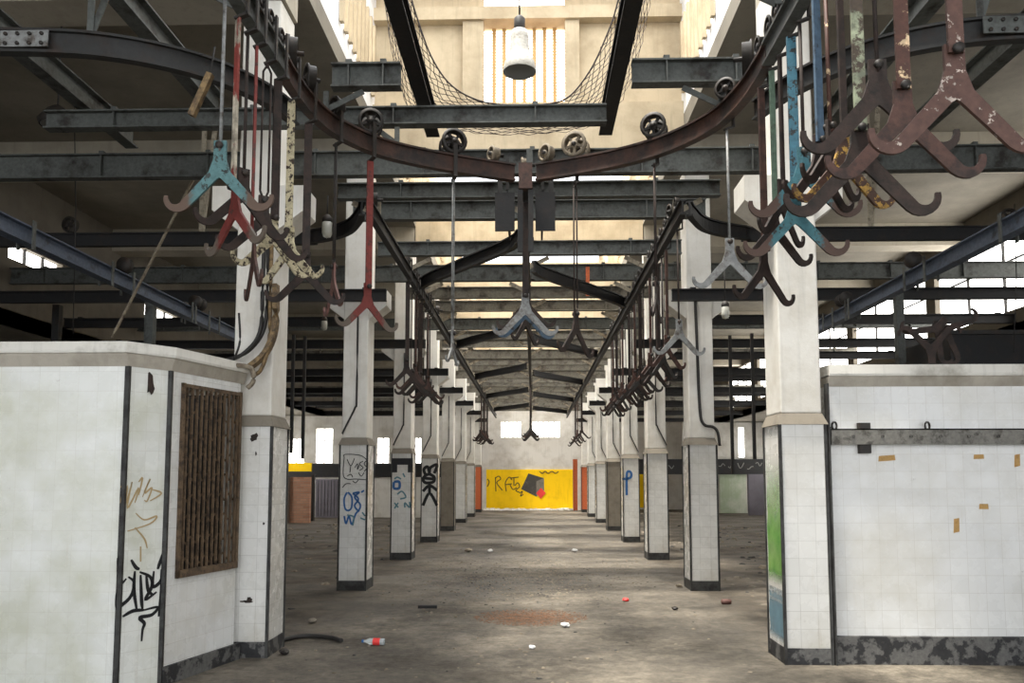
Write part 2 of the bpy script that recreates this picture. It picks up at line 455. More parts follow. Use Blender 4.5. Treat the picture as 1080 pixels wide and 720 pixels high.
# yellow painted dado with mural, across the passage end and the bays beside it
mb = MB().box(P(513, 500, YE).x, P(604, 500, YE).x, YE - .03, YE, 0, zt)
struct('wall_far_yellow_panel', mb, 'yellow')
mb = MB().box(2.65, 6.6, YE - .03, YE, 0.1, zt)
struct('wall_far_yellow_bay', mb, 'yellow')
# aisle walls
def side_wall(name, x0, x1, wins, mat):
    """wins: openings (y0, y1, z0, z1) that share z0/z1"""
    z0, z1 = wins[0][2], wins[0][3]
    sg = -1 if x0 < 0 else 1; xo = sg * 11.0
    added_wins = [(24.5, 27.0), (28.6, 31.4), (33, 35.6)]  # added, unseen glowing windows that brighten the end partitions
    mb = MB().box(xo - .12, xo + .12, -2, YE + .25, 0, 1.3).box(xo - .12, xo + .12, -2, YE + .25, 3.2, 4.1); y = -2
    for a, b in added_wins: mb.box(xo - .12, xo + .12, y, a, 1.3, 3.2); y = b
    mb.box(xo - .12, xo + .12, y, YE + .25, 1.3, 3.2)
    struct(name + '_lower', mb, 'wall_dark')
    struct('ceiling_low' + name[4:], MB().box(min(sg * 8.5, xo), max(sg * 8.5, xo), -2, YE + .25, 4.1, 4.3), 'ceil')
    for k_, (a, b) in enumerate(added_wins):
        w = struct('window_%d' % (50 + k_ + (10 if sg > 0 else 0)), MB().box(xo - .01, xo + .01, a, b, 1.3, 3.2), 'lit_wall')  # glowing pane added for its light on the partitions
        mb = MB()
        for i in range(1, 4): y = a + (b - a) * i / 4; mb.box(xo - sg * .08 - .02, xo - sg * .08 + .02, y - .02, y + .02, 1.3, 3.2)
        mb.build('window_frame', 'steel_dark', w)
    mb = MB().box(x0, x1, -2, YE + .25, 4.1, z0).box(x0, x1, -2, YE + .25, z1, CZ)
    y = -2
    for a, b, _, _ in wins: mb.box(x0, x1, y, a, z0, z1); y = b
    mb.box(x0, x1, y, YE + .25, z0, z1)
    return struct(name, mb, mat)
wl = [(12.6, 14.1, 5.15, 5.42), (17.2, 18.8, 5.15, 5.42), (24, 26, 5.15, 5.42)]
wr = [(9.6, 13.0, 4.55, 6.1), (13.4, 17.0, 4.55, 6.1), (17.4, 21.4, 4.55, 6.1), (21.8, 26, 4.55, 6.1), (26.4, 30.5, 4.55, 6.1), (31, 35, 4.55, 6.1)]
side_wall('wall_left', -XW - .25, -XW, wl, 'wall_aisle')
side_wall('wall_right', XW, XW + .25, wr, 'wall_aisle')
for wins, x in ((wl, -XW - .12), (wr, XW + .12)):
    for a, b, z0, z1 in wins:
        nw += 1; w = struct('window_%d' % nw, MB().box(x - .01, x + .01, a, b, z0, z1), 'lit_wall')
        xx = x + (.06 if x < 0 else -.06); mb = MB()
        for i in range(1, 3): y = a + (b - a) * i / 3; mb.box(xx - .02, xx + .02, y - .02, y + .02, z0, z1)
        if x > 0: mb.box(xx - .02, xx + .02, a, b, z0 + .9, z0 + .93)
        mb.build('window_frame', 'steel_dark', w)
# partition closing the aisle behind the first row of pillars (seen between them)
YL = 32.2
def wall_with_holes(name, Y, th, xs, zs, holes, mat):
    """holes (x0,x1,z0,z1); vertical strips"""
    mb = MB(); cuts = sorted(set([xs[0], xs[1]] + [h[0] for h in holes] + [h[1] for h in holes]))
    for a, b in zip(cuts, cuts[1:]):
        hz = sorted([(h[2], h[3]) for h in holes if h[0] <= a + 1e-6 and h[1] >= b - 1e-6]); z = zs[0]
        for c, d in hz:
            if c > z: mb.box(a, b, Y, Y + th, z, c)
            z = d
        mb.box(a, b, Y, Y + th, z, zs[1])
    return struct(name, mb, mat)
hl = []
for u0, v0, u1, v1 in ((304, 463, 321, 489), (333, 452, 351, 488)):
    a, b = P(u0, v1, YL), P(u1, v0, YL); hl.append((a.x, b.x, a.z, b.z))
hl.append((P(398, 470, YL).x, P(410, 470, YL).x, P(400, 488, YL).z, P(400, 462, YL).z))
hl.append((P(438, 470, YL).x, P(444, 470, YL).x, P(400, 488, YL).z, P(400, 462, YL).z))
wall_with_holes('wall_aisle_end', YL, .2, (-10.9, -2.9), (0, 4.05), hl, 'wall_grey')
for h in hl:
    nw += 1; w = struct('window_%d' % nw, MB().box(h[0], h[1], YL + .1, YL + .12, h[2], h[3]), 'lit_wall')
    mb = MB(); xm = (h[0] + h[1]) / 2; mb.box(xm - .015, xm + .015, YL + .02, YL + .06, h[2], h[3])
    for q in (.33, .66): z = h[2] + (h[3] - h[2]) * q; mb.box(h[0], h[1], YL + .02, YL + .06, z - .012, z + .012)
    mb.build('window_frame', 'steel_dark', w)
# dark boarded band and lower panels under those windows
a, b = P(300, 503, YL - .1), P(356, 496, YL - .1)
n += 1; struct('trim_%d' % n, MB().box(a.x, -2.9, YL - .12, YL, P(300, 503, YL).z, P(300, 497, YL).z).box(P(330, 500, YL).x, -2.9, YL - .06, YL, P(300, 497, YL).z, P(300, 489, YL).z), 'steel_black')
struct('wall_aisle_end_yellow_panel', MB().box(a.x - .3, P(329, 490, YL).x, YL - .05, YL, P(300, 497, YL).z, P(300, 488, YL).z), 'yellow')
p0, p1 = P(306, 552, 28.2), P(327, 503, 28.2)
struct('wall_brick_partition', MB().box(p0.x - .5, p1.x, 28.2, 28.4, 0, p1.z), 'brick')
struct('trim_40', MB().box(p0.x - .35, p0.x - .02, 28.1, 28.19, 0, p1.z), M['teal'])
p0, p1 = P(332, 545, YL - .2), P(352, 505, YL - .2)
d = struct('door_1', MB().box(p0.x, p1.x + .4, YL - .16, YL - .12, 0, p1.z), 'wall_mauve')
mb = MB()
for i in range(9): x = p0.x + .1 + i * .13; mb.box(x, x + .012, YL - .175, YL - .16, .05, p1.z - .05)
mb.build('door_boards', 'wall_dark', d)
q = P(329, 545, 29.5)
struct('trim_41', MB().box(P(327.5, 503, 29.5).x, P(331, 503, 29.5).x, 29.5, 29.7, 0, P(329, 500, 29.5).z), 'steel_dark')
# far right bay: pale partition, black band, green and mauve panels
YR = 36.5
a, b = P(702, 505, YR).x, P(812, 505, YR).x
zb0, zb1 = P(760, 500, YR).z, P(760, 483, YR).z
hr = [(P(779, 470, YR).x, P(785, 470, YR).x, P(780, 482, YR).z, P(780, 451, YR).z)]
wall_with_holes('wall_aisle_end_right', YR, .2, (P(721, 500, YR).x, 10.9), (0, 4.05), hr, 'wall_grey')
h = hr[0]; nw += 1
struct('window_%d' % nw, MB().box(h[0], h[1], YR + .05, YR + .07, h[2], h[3]), 'lit_wall')
p0, p1 = P(760, 540, YR - .1), P(787, 501, YR - .1)
struct('wall_green_panel', MB().box(p0.x, p1.x, YR - .06, YR, 0, zb0), 'wall_green')
struct('wall_mauve_panel', MB().box(P(790, 540, YR - 2).x, P(815, 540, YR - 2).x, YR - 2, YR - 1.8, 0, zb0), 'wall_mauve')
# ------------------------------------------------------------------ left tiled booth
A0 = V(-9.5, 6.02, 0); A1 = V(-3.07, 6.0, 0); A2 = V(-2.87, 6.28, 0); A3 = V(-2.62, 7.24, 0)
ZB = 2.63
def wall_seg(mb, p, q, z0, z1, th=.15):
    d = (q - p).normalized(); nrm = V(-d.y, d.x, 0)      # away from the camera side
    a, b, c, e = p, q, q + nrm * th, p + nrm * th
    mb.add([a + V(0, 0, z0), b + V(0, 0, z0), c + V(0, 0, z0), e + V(0, 0, z0), a + V(0, 0, z1), b + V(0, 0, z1), c + V(0, 0, z1), e + V(0, 0, z1)],
           [(0, 3, 2, 1), (4, 5, 6, 7), (0, 1, 5, 4), (1, 2, 6, 5), (2, 3, 7, 6), (3, 0, 4, 7)])
def lerp(a, b, t): return a + (b - a) * t
# window opening on the side wall A2-A3
nA = V(-(A3 - A2).y, (A3 - A2).x, 0).normalized()
t0 = (PP(188, 500, A2, nA) - A2).dot((A3 - A2).normalized()) / (A3 - A2).length
t1 = min(.95, (PP(251, 500, A2, nA) - A2).dot((A3 - A2).normalized()) / (A3 - A2).length)
zw0, zw1 = .80, 2.36
mb = MB(); wall_seg(mb, A0, A1, .0, 2.5); wall_seg(mb, A1, A2, 0, 2.5)
struct('wall_booth_front', mb, 'tile_old')
mb = MB()
wall_seg(mb, A2, lerp(A2, A3, t0), 0, 2.5); wall_seg(mb, lerp(A2, A3, t1), lerp(A2, A3, .93), 0, 2.5)
wall_seg(mb, lerp(A2, A3, t0), lerp(A2, A3, t1), 0, zw0); wall_seg(mb, lerp(A2, A3, t0), lerp(A2, A3, t1), zw1, 2.5)
struct('wall_booth_side', mb, 'tile')
def coping(path, name1, name2):
    global n
    mb = MB(); mb.sweep([(-.16, 0), (.045, 0), (.05, .02), (.045, .085), (-.16, .095)], [p + V(0, 0, ZB - .09) for p in path]); n += 1
    struct('trim_%d' % n, mb, 'cap')
    mb = MB(); mb.sweep([(-.14, 0), (.004, 0), (.03, .085), (.03, .1), (-.14, .1)], [p + V(0, 0, ZB - .19) for p in path]); n += 1
    struct('trim_%d' % n, mb, 'cap_under')
coping([A0, A1, A2, lerp(A2, A3, .98)], '', '')
# dark strips on the booth's corners
for p in (A1, A2):
    n += 1; struct('trim_%d' % n, MB().box(p.x - .018, p.x + .016, p.y - .02, p.y + .012, 0, 2.44), 'trim_dark')
struct('baseboard_booth', MB().bar(A2 + V(.012, -.003, .07), A3 + V(.012, -.02, .07), .03, .14), 'base_dark')
# folding grille in the window opening
p, q = lerp(A2, A3, t0), lerp(A2, A3, t1)
dd = (q - p).normalized()
g = empty('folding_grille', p + V(0, 0, zw0), label='brown rusty folding metal grille closing the window of the white tiled booth', cat='grille')
off = -nA * .01
mb = MB()
L = (q - p).length
for z in (zw0 + .03, zw1 - .02): mb.bar(p + off + V(0, 0, z), q + off + V(0, 0, z), .03, .06 if z < 1.5 else .03)
for e in (p + dd * .015, q - dd * .015): mb.bar(e + off + V(0, 0, zw0), e + off + V(0, 0, zw1), .03, .03, tuple(dd))
mb.build('frame', 'grille', g, True)
NB = 13
for i in range(1, NB):
    e = p + dd * (L * i / NB)
    MB().bar(e + off * 1.5 + V(0, 0, zw0 + .05), e + off * 1.5 + V(0, 0, zw1 - .03), .022, .012, tuple(dd)).build('upright', 'grille', g, True)
for r_ in range(9):
    mb = MB()
    z = zw0 + .12 + r_ * (zw1 - zw0 - .2) / 8
    for i in range(NB):
        a = p + dd * (L * i / NB); b = p + dd * (L * (i + 1) / NB); k = .03 if (i + r_) % 2 else -.03
        mb.bar(a - off * .4 + V(0, 0, z - k), b - off * .4 + V(0, 0, z + k), .004, .014)
    mb.build('lattice_link', 'grille', g, True)
struct('wall_booth_inner', MB().box(-4.9, -4.8, 6.3, 7.9, 0, 2.4).box(-4.8, -2.82, 7.8, 7.9, 0, 2.4), 'wall_dark')
# ------------------------------------------------------------------ right tiled wall
YB = 7.12
mb = MB().box(2.66, 10, YB + .06, YB + .25, 0, 2.42)
struct('wall_tiled_right', mb, 'tile')
n += 1; struct('trim_%d' % n, MB().sweep([(-.2, 0), (.045, 0), (.05, .02), (.045, .1), (-.2, .11)], [V(2.62, YB + .06, 2.49), V(10, YB + .06, 2.49)]), 'cap')
n += 1; struct('trim_%d' % n, MB().sweep([(-.18, 0), (.004, 0), (.03, .08), (.03, .1), (-.18, .1)], [V(2.62, YB + .06, 2.40), V(10, YB + .06, 2.40)]), 'cap_under')
struct('baseboard_right', MB().box(2.6, 10, YB + .015, YB + .06, 0, .235), 'base_dark')

# ================================================================== PILLARS
PW, PD = .42, .5
YP = [7.25 + 4.25 * k for k in range(8)]
def stroke(mb, pts, Y, w, n_=5, taper=False, smooth=True):
    q = [P(u, v, Y) for u, v in pts]
    if smooth and len(q) > 2: q = spline(q, n_)
    mb.ribbon(q, w, (0, -1, 0), taper)
def pillar(x0, yf, label, side, plinth='tile_col', base='base_dark', orange=False):
    g = empty('pillar', (x0 + PW / 2, yf + PD / 2, 0), label=label, cat='pillar', group='row of white pillars on the %s of the passage' % ('left' if side < 0 else 'right'), kind='thing')
    x1, y1 = x0 + PW, yf + PD
    pl_ = MB().box(x0 + .012, x1 - .012, yf + .012, y1 - .012, .14, 2.06).build('plinth', plinth, g, True)
    MB().box(x0 + .006, x1 - .006, yf + .006, y1 - .006, 0, .14).build('base', base, g, True)
    mb = MB()
    for x in (x0, x1 - .025):
        for y in (yf, y1 - .025): mb.box(x, x + .025, y, y + .025, .0, 2.06)
    mb.build('edge_trim', 'trim_dark', pl_, True)
    k = .03
    mb = MB().add([(x0 - .01, yf - .01, 2.06), (x1 + .01, yf - .01, 2.06), (x1 + .01, y1 + .01, 2.06), (x0 - .01, y1 + .01, 2.06),
                   (x0 + k, yf + k, 2.16), (x1 - k, yf + k, 2.16), (x1 - k, y1 - k, 2.16), (x0 + k, y1 - k, 2.16)],
                  [(0, 3, 2, 1), (4, 5, 6, 7), (0, 1, 5, 4), (1, 2, 6, 5), (2, 3, 7, 6), (3, 0, 4, 7)])
    mb.build('mortar_skirt', 'skirt', g, True)
    MB().box(x0 + k, x1 - k, yf + k, y1 - k, 2.16, CZ - .46).build('shaft', 'paint_white', g, True, bevel=.015)
    for s in (-1, 1):
        xa_ = x0 + k + .001 if s < 0 else x1 - k - .001
        mb = MB(); o_ = .26
        pr = [(xa_, 3.9), (xa_ + s * o_, 4.1), (xa_ + s * o_, 4.33), (xa_, 4.33)]
        mb.plate([(a, b) for a, b in pr], PD - 2 * k - .06, Matrix.Translation((0, yf + PD / 2, 0)))
        mb.build('corbel', 'paint_white', g, True)
    return g
def conduit(g, pts, Y, r=.014):
    q = [P(u, v, Y) for u, v in pts]
    return MB().tube(spline(q, 4), r).build('conduit', 'cable', g, True)
XL, XR = -2.78, 2.22
lp, rp = [], []
ll = ['white pillar joined to the barred booth, its paint stained by a hanging bundle of cables',
      'white pillar with blue bubble letters and a black outlined scribble on its tiled base',
      'white pillar with a thick black stepped band and blue square painted on its base',
      'white pillar with a black stick figure with curly hair painted on its base',
      'white pillar with a grey smudged base, next beyond the stick figure pillar',
      'white pillar second beyond the stick figure pillar',
      'white pillar third beyond the stick figure pillar',
      'white pillar with an orange painted base at the end of its row']
rl = ['white tiled pillar with green and blue spray paint on its inner side',
      'white tiled pillar with a bent dark conduit, facing the pillar with blue bubble letters',
      'white pillar with a black lower edge, between the tiled pillar and the blue loop pillar',
      'white pillar with a single blue loop sign painted on its base',
      'white pillar with a brown scuffed base, next beyond the blue loop pillar',
      'white pillar second beyond the blue loop pillar',
      'white pillar third beyond the blue loop pillar',
      'white pillar with an orange base stripe at the far end of its row']
for i, y in enumerate(YP):
    yl = y; yr = y + (-.15 if i == 0 else .1)
    lp.append(pillar(XL, yl, ll[i], -1, 'orange' if i == 7 else ('skirt' if i == 4 else 'tile_col'), 'base_dark' if i == 0 else 'trim_dark'))
    rp.append(pillar(XR if i else 2.15, yr, rl[i], 1, 'orange' if i == 7 else ('skirt' if i == 4 else 'tile_col'), 'base_dark' if i == 0 else 'trim_dark'))
for r_ in lp + rp: r_.rotation_euler = (0, 0, 0)
# conduits down the pillar fronts
def cond_generic(g, x, yf, side):
    z = [4.05, 2.75, 2.6, 2.35, 2.22]; xs = [0, 0, -.02, -.14, -.2]
    pts = [V(x + dx * side, yf + .012, zz) for dx, zz in zip(xs, z)]
    MB().tube(spline(pts, 4), .014).build('conduit', 'cable', g, True)
for i in range(1, 7):
    cond_generic(lp[i], XL + .24, YP[i], 1)
for i in range(2, 7):
    cond_generic(rp[i], XR + .2, YP[i] + .1, -1)
conduit(rp[1], [(733, 310), (735, 360), (738, 430), (742, 447), (752, 450), (757, 456), (759, 470)], YP[1] + .1 + .01, .022)
def blob(name, mat, u, v, ru, rv, Y, par, seed=1, k=18):
    rr = random.Random(seed); c = []
    for i in range(k):
        a = 2 * PI * i / k; q = rr.uniform(.6, 1.15); c.append(P(u + math.cos(a) * ru * q, v + math.sin(a) * rv * q, Y))
    return MB().add(c, [tuple(range(k))]).build(name, mat, par, True)
# --- paint on the pillars
def paint(g, name, mat, strokes, Y, w, taper=False, label=None):
    mb = MB()
    for i, s in enumerate(strokes): stroke(mb, s, Y - .0006 * i, w, taper=taper)
    o = mb.build(name, mat, g, True)
    if label: o['label'] = label
    return o
y1 = YP[1] + .006
paint(lp[1], 'graffiti', 'black_paint', [[(363, 482), (364, 479), (380, 480), (388, 486)], [(363, 482), (362, 500), (366, 505), (376, 505), (388, 506)],
      [(366, 484), (370, 491), (374, 483)], [(370, 491), (369, 498)], [(374, 493), (377, 489), (377, 495), (379, 490)], [(383, 486), (379, 489), (383, 493), (379, 496)], [(387, 485), (384, 489), (387, 493), (384, 497)],
      [(378, 498), (381, 502), (384, 498)], [(366, 502), (370, 500), (372, 503)], [(361, 514), (365, 510), (370, 510)], [(372, 507), (375, 509), (378, 506)]], y1, .012)
paint(lp[1], 'graffiti', 'blue_paint', [[(366, 519), (363, 526), (364, 536), (368, 538), (371, 534), (371, 524), (367, 519)], [(372, 520), (378, 526), (374, 533), (378, 538), (380, 532), (374, 524), (379, 519), (372, 520)],
      [(363, 544), (365, 552), (368, 544), (371, 553), (375, 542), (379, 538)], [(381, 519), (384, 517)]], y1, .026)
paint(lp[1], 'graffiti', 'teal_paint', [[(366, 543), (373, 545), (372, 554)], [(380, 546), (385, 548)], [(382, 540), (385, 544)]], y1 - .004, .022)
y2 = YP[2] + .006
a = P(413, 479, y2); b = P(435, 479, y2)
mb = MB()
def quad(mb, u0, v0, u1, v1, Y): 
    p, q = P(u0, v1, Y), P(u1, v0, Y); mb.add([(p.x, Y, p.z), (q.x, Y, p.z), (q.x, Y, q.z), (p.x, Y, q.z)], [(0, 1, 2, 3)])
quad(mb, 413, 483, 435.5, 490, y2); quad(mb, 413, 490, 419, 498, y2); quad(mb, 430, 490, 435.5, 498, y2)
mb.build('graffiti', 'black_paint', lp[2], True)
paint(lp[2], 'graffiti', 'blue_paint', [[(415.5, 508), (415.5, 514.5), (421, 514.5), (421, 508), (415.5, 508)]], y2 - .003, .05)
paint(lp[2], 'graffiti', 'teal_paint', [[(416, 505), (419, 503), (423, 505)], [(425, 499), (427, 503)]], y2 - .003, .03)
paint(lp[2], 'graffiti', 'teal_paint', [[(419, 521), (424, 518), (428, 524), (422, 526)], [(416, 530), (420, 535)], [(420, 530), (416, 536)], [(427, 535), (427, 530), (432, 535), (432, 529)]], y2 - .003, .03)
y3 = YP[3] + .006
paint(lp[3], 'graffiti', 'black_paint', [[(449, 501), (446, 505), (449, 509), (457, 508), (458, 503), (453, 500), (449, 501)], [(449, 501), (447, 495), (451, 492), (453, 499)], [(453, 499), (454, 493), (461, 490), (458, 499)], [(453, 509), (453, 520)], [(446, 518), (453, 512), (461, 517)], [(446, 533), (453, 520), (461, 533)], [(447, 504), (458, 505)]], y3, .075)
y4 = YP[3] + .106
paint(rp[3], 'graffiti', 'blue_paint', [[(661, 522), (661, 500), (664, 497), (666, 500), (664, 504), (656, 505)]], y4, .06, label='blue loop sign with a long tail')
# green and blue spray on the inner side of the first pillar on the right
x = 2.15 + .011
gs = NT('green_spray_paint')
o_ = gs.tc.outputs['Object']
def fade(t, z0, z1, soft):
    o = t.tc.outputs['Object']; sx = t.n('ShaderNodeSeparateXYZ'); t.l(o, sx.inputs[0])
    nz = t.noise(4, 6, .6, o)
    def edge(a, b):
        mr = t.n('ShaderNodeMapRange'); mr.inputs[1].default_value = a; mr.inputs[2].default_value = b; t.l(sx.outputs[2], mr.inputs[0]); return mr.outputs[0]
    m1 = t.n('ShaderNodeMath', operation='MULTIPLY'); t.l(edge(z0 - soft * .2, z0 + soft * .2), m1.inputs[0]); t.l(edge(z1 + soft, z1 - soft), m1.inputs[1])
    m2 = t.n('ShaderNodeMath', operation='MULTIPLY_ADD'); t.l(nz, m2.inputs[0]); m2.inputs[1].default_value = .9; m2.inputs[2].default_value = .4
    m3 = t.n('ShaderNodeMath', operation='MULTIPLY'); m3.use_clamp = True; t.l(m1.outputs[0], m3.inputs[0]); t.l(m2.outputs[0], m3.inputs[1]); t.l(m3.outputs[0], t.b.inputs['Alpha'])
fade(gs, .72, 1.42, .34)
M['green_spray'] = gs.fin(gs.mix(gs.ramp(gs.noise(3, 6, .6, o_), [(.35, B1), (.6, W1)]), (132, 168, 92), (86, 146, 54)), .6)
bs_ = NT('faded_blue_spray_paint'); fade(bs_, .2, .62, .2); M['blue_spray'] = bs_.fin((104, 136, 150), .6)
def sidepatch(mat, y0, y1, z0, z1):
    mb = MB(); N = 10; vs = []
    for i in range(N + 1):
        z = z0 + (z1 - z0) * i / N
        vs += [(x, y0 + random.uniform(0, .03), z), (x, y1 - random.uniform(0, .04), z)]
    mb.add(vs, [(2 * i, 2 * i + 2, 2 * i + 3, 2 * i + 1) for i in range(N)]); return mb.build('graffiti', mat, rp[0], True)
sidepatch('green_spray', YB + .01, YB + .45, .5, 1.8)['label'] = 'green spray paint'
sidepatch('blue_spray', YB + .02, YB + .45, .16, .62)['label'] = 'faded blue spray paint'
# cable bundle and stain on the booth's pillar
b = empty('cable_bundle', P(268, 385, 7.2), label='bundle of black cables hanging down the pillar beside the barred booth', cat='cable')
for k, pts in enumerate(([(283, 250), (282, 300), (279, 345), (262, 370), (238, 380)], [(279, 250), (277, 300), (274, 350), (255, 374), (235, 381)], [(287, 250), (285, 310), (284, 360), (276, 388), (268, 396)], [(252, 330), (253, 360), (247, 378)])):
    MB().tube(spline([P(u, v, 7.19 - .02 * k) for u, v in pts], 6), .018 if k < 3 else .01).build('cable', 'cable' if k != 2 else 'wood', b, True)
q_ = spline([P(u, v, 7.17) for u, v in ((291, 300), (290, 345), (280, 372), (262, 388))], 5)
MB().sweep([(-.05, -.02), (.05, -.02), (.05, .02), (-.05, .02)], q_).build('sheath', 'wood', b, True)
t_ = empty('drain_pipe', P(262, 400, 7.15), label='short grey bent pipe end resting on the coping beside the cable bundle', cat='pipe')
MB().tube(spline([P(u, v, 7.04) for u, v in ((245, 385), (258, 386), (266, 390), (267, 402), (261, 409))], 6), .022, 8).build('elbow', 'iron_pale', t_, True)
# graffiti on the booth
nB = V(-(A2 - A1).y, (A2 - A1).x, 0).normalized()
def pstroke(mb, pts, p0, nn, w, taper=True):
    q = [PP(u, v, p0, nn) - nn * .004 for u, v in pts]
    mb.ribbon(spline(q, 5) if len(q) > 2 else q, w, -nn, taper)
g = empty('wall_graffiti', lerp(A1, A2, .5) + V(0, 0, .9), label='black spray painted tag low on the corner face of the white booth', cat='graffiti')
mb = MB()
for s in [[(124, 588), (125, 610), (128, 618)], [(138, 590), (143, 598), (147, 600)], [(133, 610), (124, 622), (123, 640), (128, 638), (138, 628), (141, 614), (135, 608)], [(142, 602), (141, 622), (144, 643)], [(148, 606), (149, 632), (150, 642)],
          [(147, 603), (158, 608), (160, 618), (153, 632), (165, 624)], [(154, 606), (156, 622), (161, 627)], [(162, 602), (161, 618), (168, 614), (171, 606)], [(172, 582), (168, 594), (166, 600)], [(170, 600), (170, 622), (167, 650)],
          [(129, 650), (140, 644), (152, 643)], [(152, 643), (166, 640), (160, 648), (147, 651), (152, 657), (150, 664), (149, 676)]]:
    pstroke(mb, s, A1, nB, .028)
mb.build('tag', 'black_paint', g, True)
g = empty('wall_graffiti', lerp(A1, A2, .5) + V(0, 0, 1.5), label='faint tan scrawled tag above the black tag on the booth corner', cat='graffiti')
mb = MB()
for s in [[(127, 514), (131, 508), (127, 530), (134, 512), (132, 532), (139, 508)], [(139, 508), (134, 536), (146, 514), (142, 530)], [(146, 508), (150, 504), (146, 522)], [(150, 524), (158, 505), (152, 520), (160, 514), (155, 528), (152, 527)], [(160, 516), (170, 520), (158, 528)],
          [(143, 541), (152, 548), (165, 544), (158, 552), (134, 560)], [(142, 556), (152, 568), (155, 578)], [(148, 576), (148, 592)]]:
    pstroke(mb, s, A1, nB, .014)
mb.build('tag', 'tan_paint', g, True)
# small wall marks on the booth
for lab, pts, mat in (('brown rust stain with a spike high on the booth corner face', [(156, 393), (157.5, 392), (161, 396), (161.5, 404), (163, 410), (161, 415), (159, 416.5), (157.5, 413), (155, 414), (155.5, 405)], 'rust'),):
    mb = MB(); c = [PP(u, v, A1, nB) - nB * .004 for u, v in pts]; mb.add(c, [tuple(range(len(c)))]); 
    o = mb.build('wall_stain', mat); tag(o, lab, 'stain')
for k_, (u, v, ru, rv) in enumerate(((268, 461, 4.5, 5), (260, 634, 7, 1.6), (263, 632, 3, 3), (278, 552, 1.5, 1.8), (270, 478, 1, 3))):
    blob('rust_stain', 'rust', u, v, ru, rv, 7.2585 - .0004 * k_, lp[0], k_ + 4)
a = P(620, 312, 12.55); b = P(620, 289, 12.55)
o = MB().bar(V(a.x, 12.55, a.z), V(a.x, 12.55, b.z + .12), .06, .012, (0, 1, 0)).build('hanging_strap', 'orange'); tag(o, 'short orange strap hanging under the far grey beam over the passage', 'strap')
# ------------------------------------------------------------------ fittings on the right tiled wall
yw = YB + .06
g = empty('wall_rail_bar', P(960, 460, yw), label='long grey metal bar bolted along the right white tiled wall', cat='bar')
p, q = P(877, 468, yw - .07), P(1400, 468, yw - .07)
za_, zb_ = P(900, 468.5, yw - .07).z, P(900, 452, yw - .07).z
MB().box(p.x, q.x, yw - .075, yw - .05, za_, zb_).box(p.x, q.x, yw - .075, yw - .01, zb_ - .012, zb_).build('bar', 'bar_grey', g, True)
for u in (910, ):
    p = P(u, 460, yw); MB().box(p.x - .05, p.x + .05, yw - .05, yw, P(u, 478, yw).z, P(u, 446, yw).z).build('wall_bracket', 'iron', g, True)
for u in (900, 931, 961, 992, 1022, 1053):
    p = P(u, 460, yw - .08); MB().lathe([(0, -.006), (.012, -.006), (.012, .004)], 8, Matrix.Translation(p) @ Matrix.Rotation(R(90), 4, 'X')).build('bolt', 'iron', g, True)
for u, s in ((880, 1), (978, 1)):
    p = P(u, 449, yw - .06)
    MB().tube([p + V(math.cos(a) * .02, 0, math.sin(a) * .035) for a in [i * PI / 5 for i in range(11)]], .009, 6).build('shackle_ring', 'iron', g, True)
MB().tube(spline([P(u, v, yw - .03) for u, v in ((866, 457), (871, 451), (878, 451))], 4), .005).build('wire_end', 'cable', g, True)
for (c, dx, dz, lab) in (((935.5, 483), 9, 3.2, 'brown paper strip just under the wall bracket of the metal bar'), ((1032.5, 481.5), 5.5, 2.6, 'short brown paper strip under the metal bar, the middle one of three in its row'), ((1073, 485.5), 3, 7, 'upright brown paper strip under the metal bar near the frame edge'),
                          ((1037.8, 534), 5, 3, 'small brown paper scrap in the middle of the right tiled wall'), ((1009, 554), 3, 8, 'upright brown paper strip, lowest on the right tiled wall')):
    k = random.uniform(-.08, .08); mb = MB(); pts = [(-dx, dz), (dx, dz * .8), (dx * .9, -dz), (-dx * .95, -dz * .85)]
    c3 = [P(c[0] + a, c[1] + b + a * k, yw - .003) for a, b in pts]
    mb.add(c3 + [p + V(0, .004, 0) for p in c3], [(0, 1, 2, 3), (7, 6, 5, 4), (0, 4, 5, 1), (1, 5, 6, 2), (2, 6, 7, 3), (3, 7, 4, 0)])
    o = mb.build('paper_strip', 'kraft'); tag(o, lab, 'paper', 'brown paper scraps on the tiled wall')
# conduit and strip beside the pillar at the right wall
n += 1; struct('trim_%d' % n, MB().box(2.578, 2.594, YB - .03, YB + .05, 0, 2.42), 'trim_dark')
struct('wall_tiled_return', MB().box(2.594, 2.66, YB + .06, YB + .2, 0, 2.4), 'tile')

# ================================================================== STEEL BEAMS
ZS = 4.73
bl = empty  # alias
def beam(y, x0, x1, h, mat, label, z=ZS, w=.11, stiff=True, group='steel beams across the hall', name='steel_beam'):
    g = empty(name, ((x0 + x1) / 2, y, z), label=label, cat='beam', group=group, kind='thing')
    MB().ibeam([V(x0, y, z), V(x1, y, z)], w, h).build('girder', mat, g, True)
    if stiff:
        k = max(2, int((x1 - x0) / 1.1))
        for i in range(k):
            mb = MB(); x = x0 + (x1 - x0) * (i + .5) / k
            mb.box(x - .006, x + .006, y - w / 2 + .004, y - .008, z + .016, z + h - .016)
            mb.box(x - .025, x + .025, y - w / 2 + .01, y + w / 2 - .01, z + h + .001, z + h + .03)
            mb.build('mounting_clip', mat, g, True)
    else:
        for x in (x0 + .3, x1 - .3): MB().box(x - .04, x + .04, y - .05, y + .05, z + h + .001, z + h + .02).build('mounting_clip', mat, g, True)
    return g
beam(4.85, -2.88, -1.06, .15, 'steel_grey', 'grey steel beam stub at the top edge, left of the net')
beam(4.85, .8, 2.8, .15, 'steel_grey', 'grey steel beam stub at the top edge, right of the net')
beam(6.25, -1.62, -1.06, .2, 'steel_grey', 'short grey steel beam above the bend of the left curved rail')
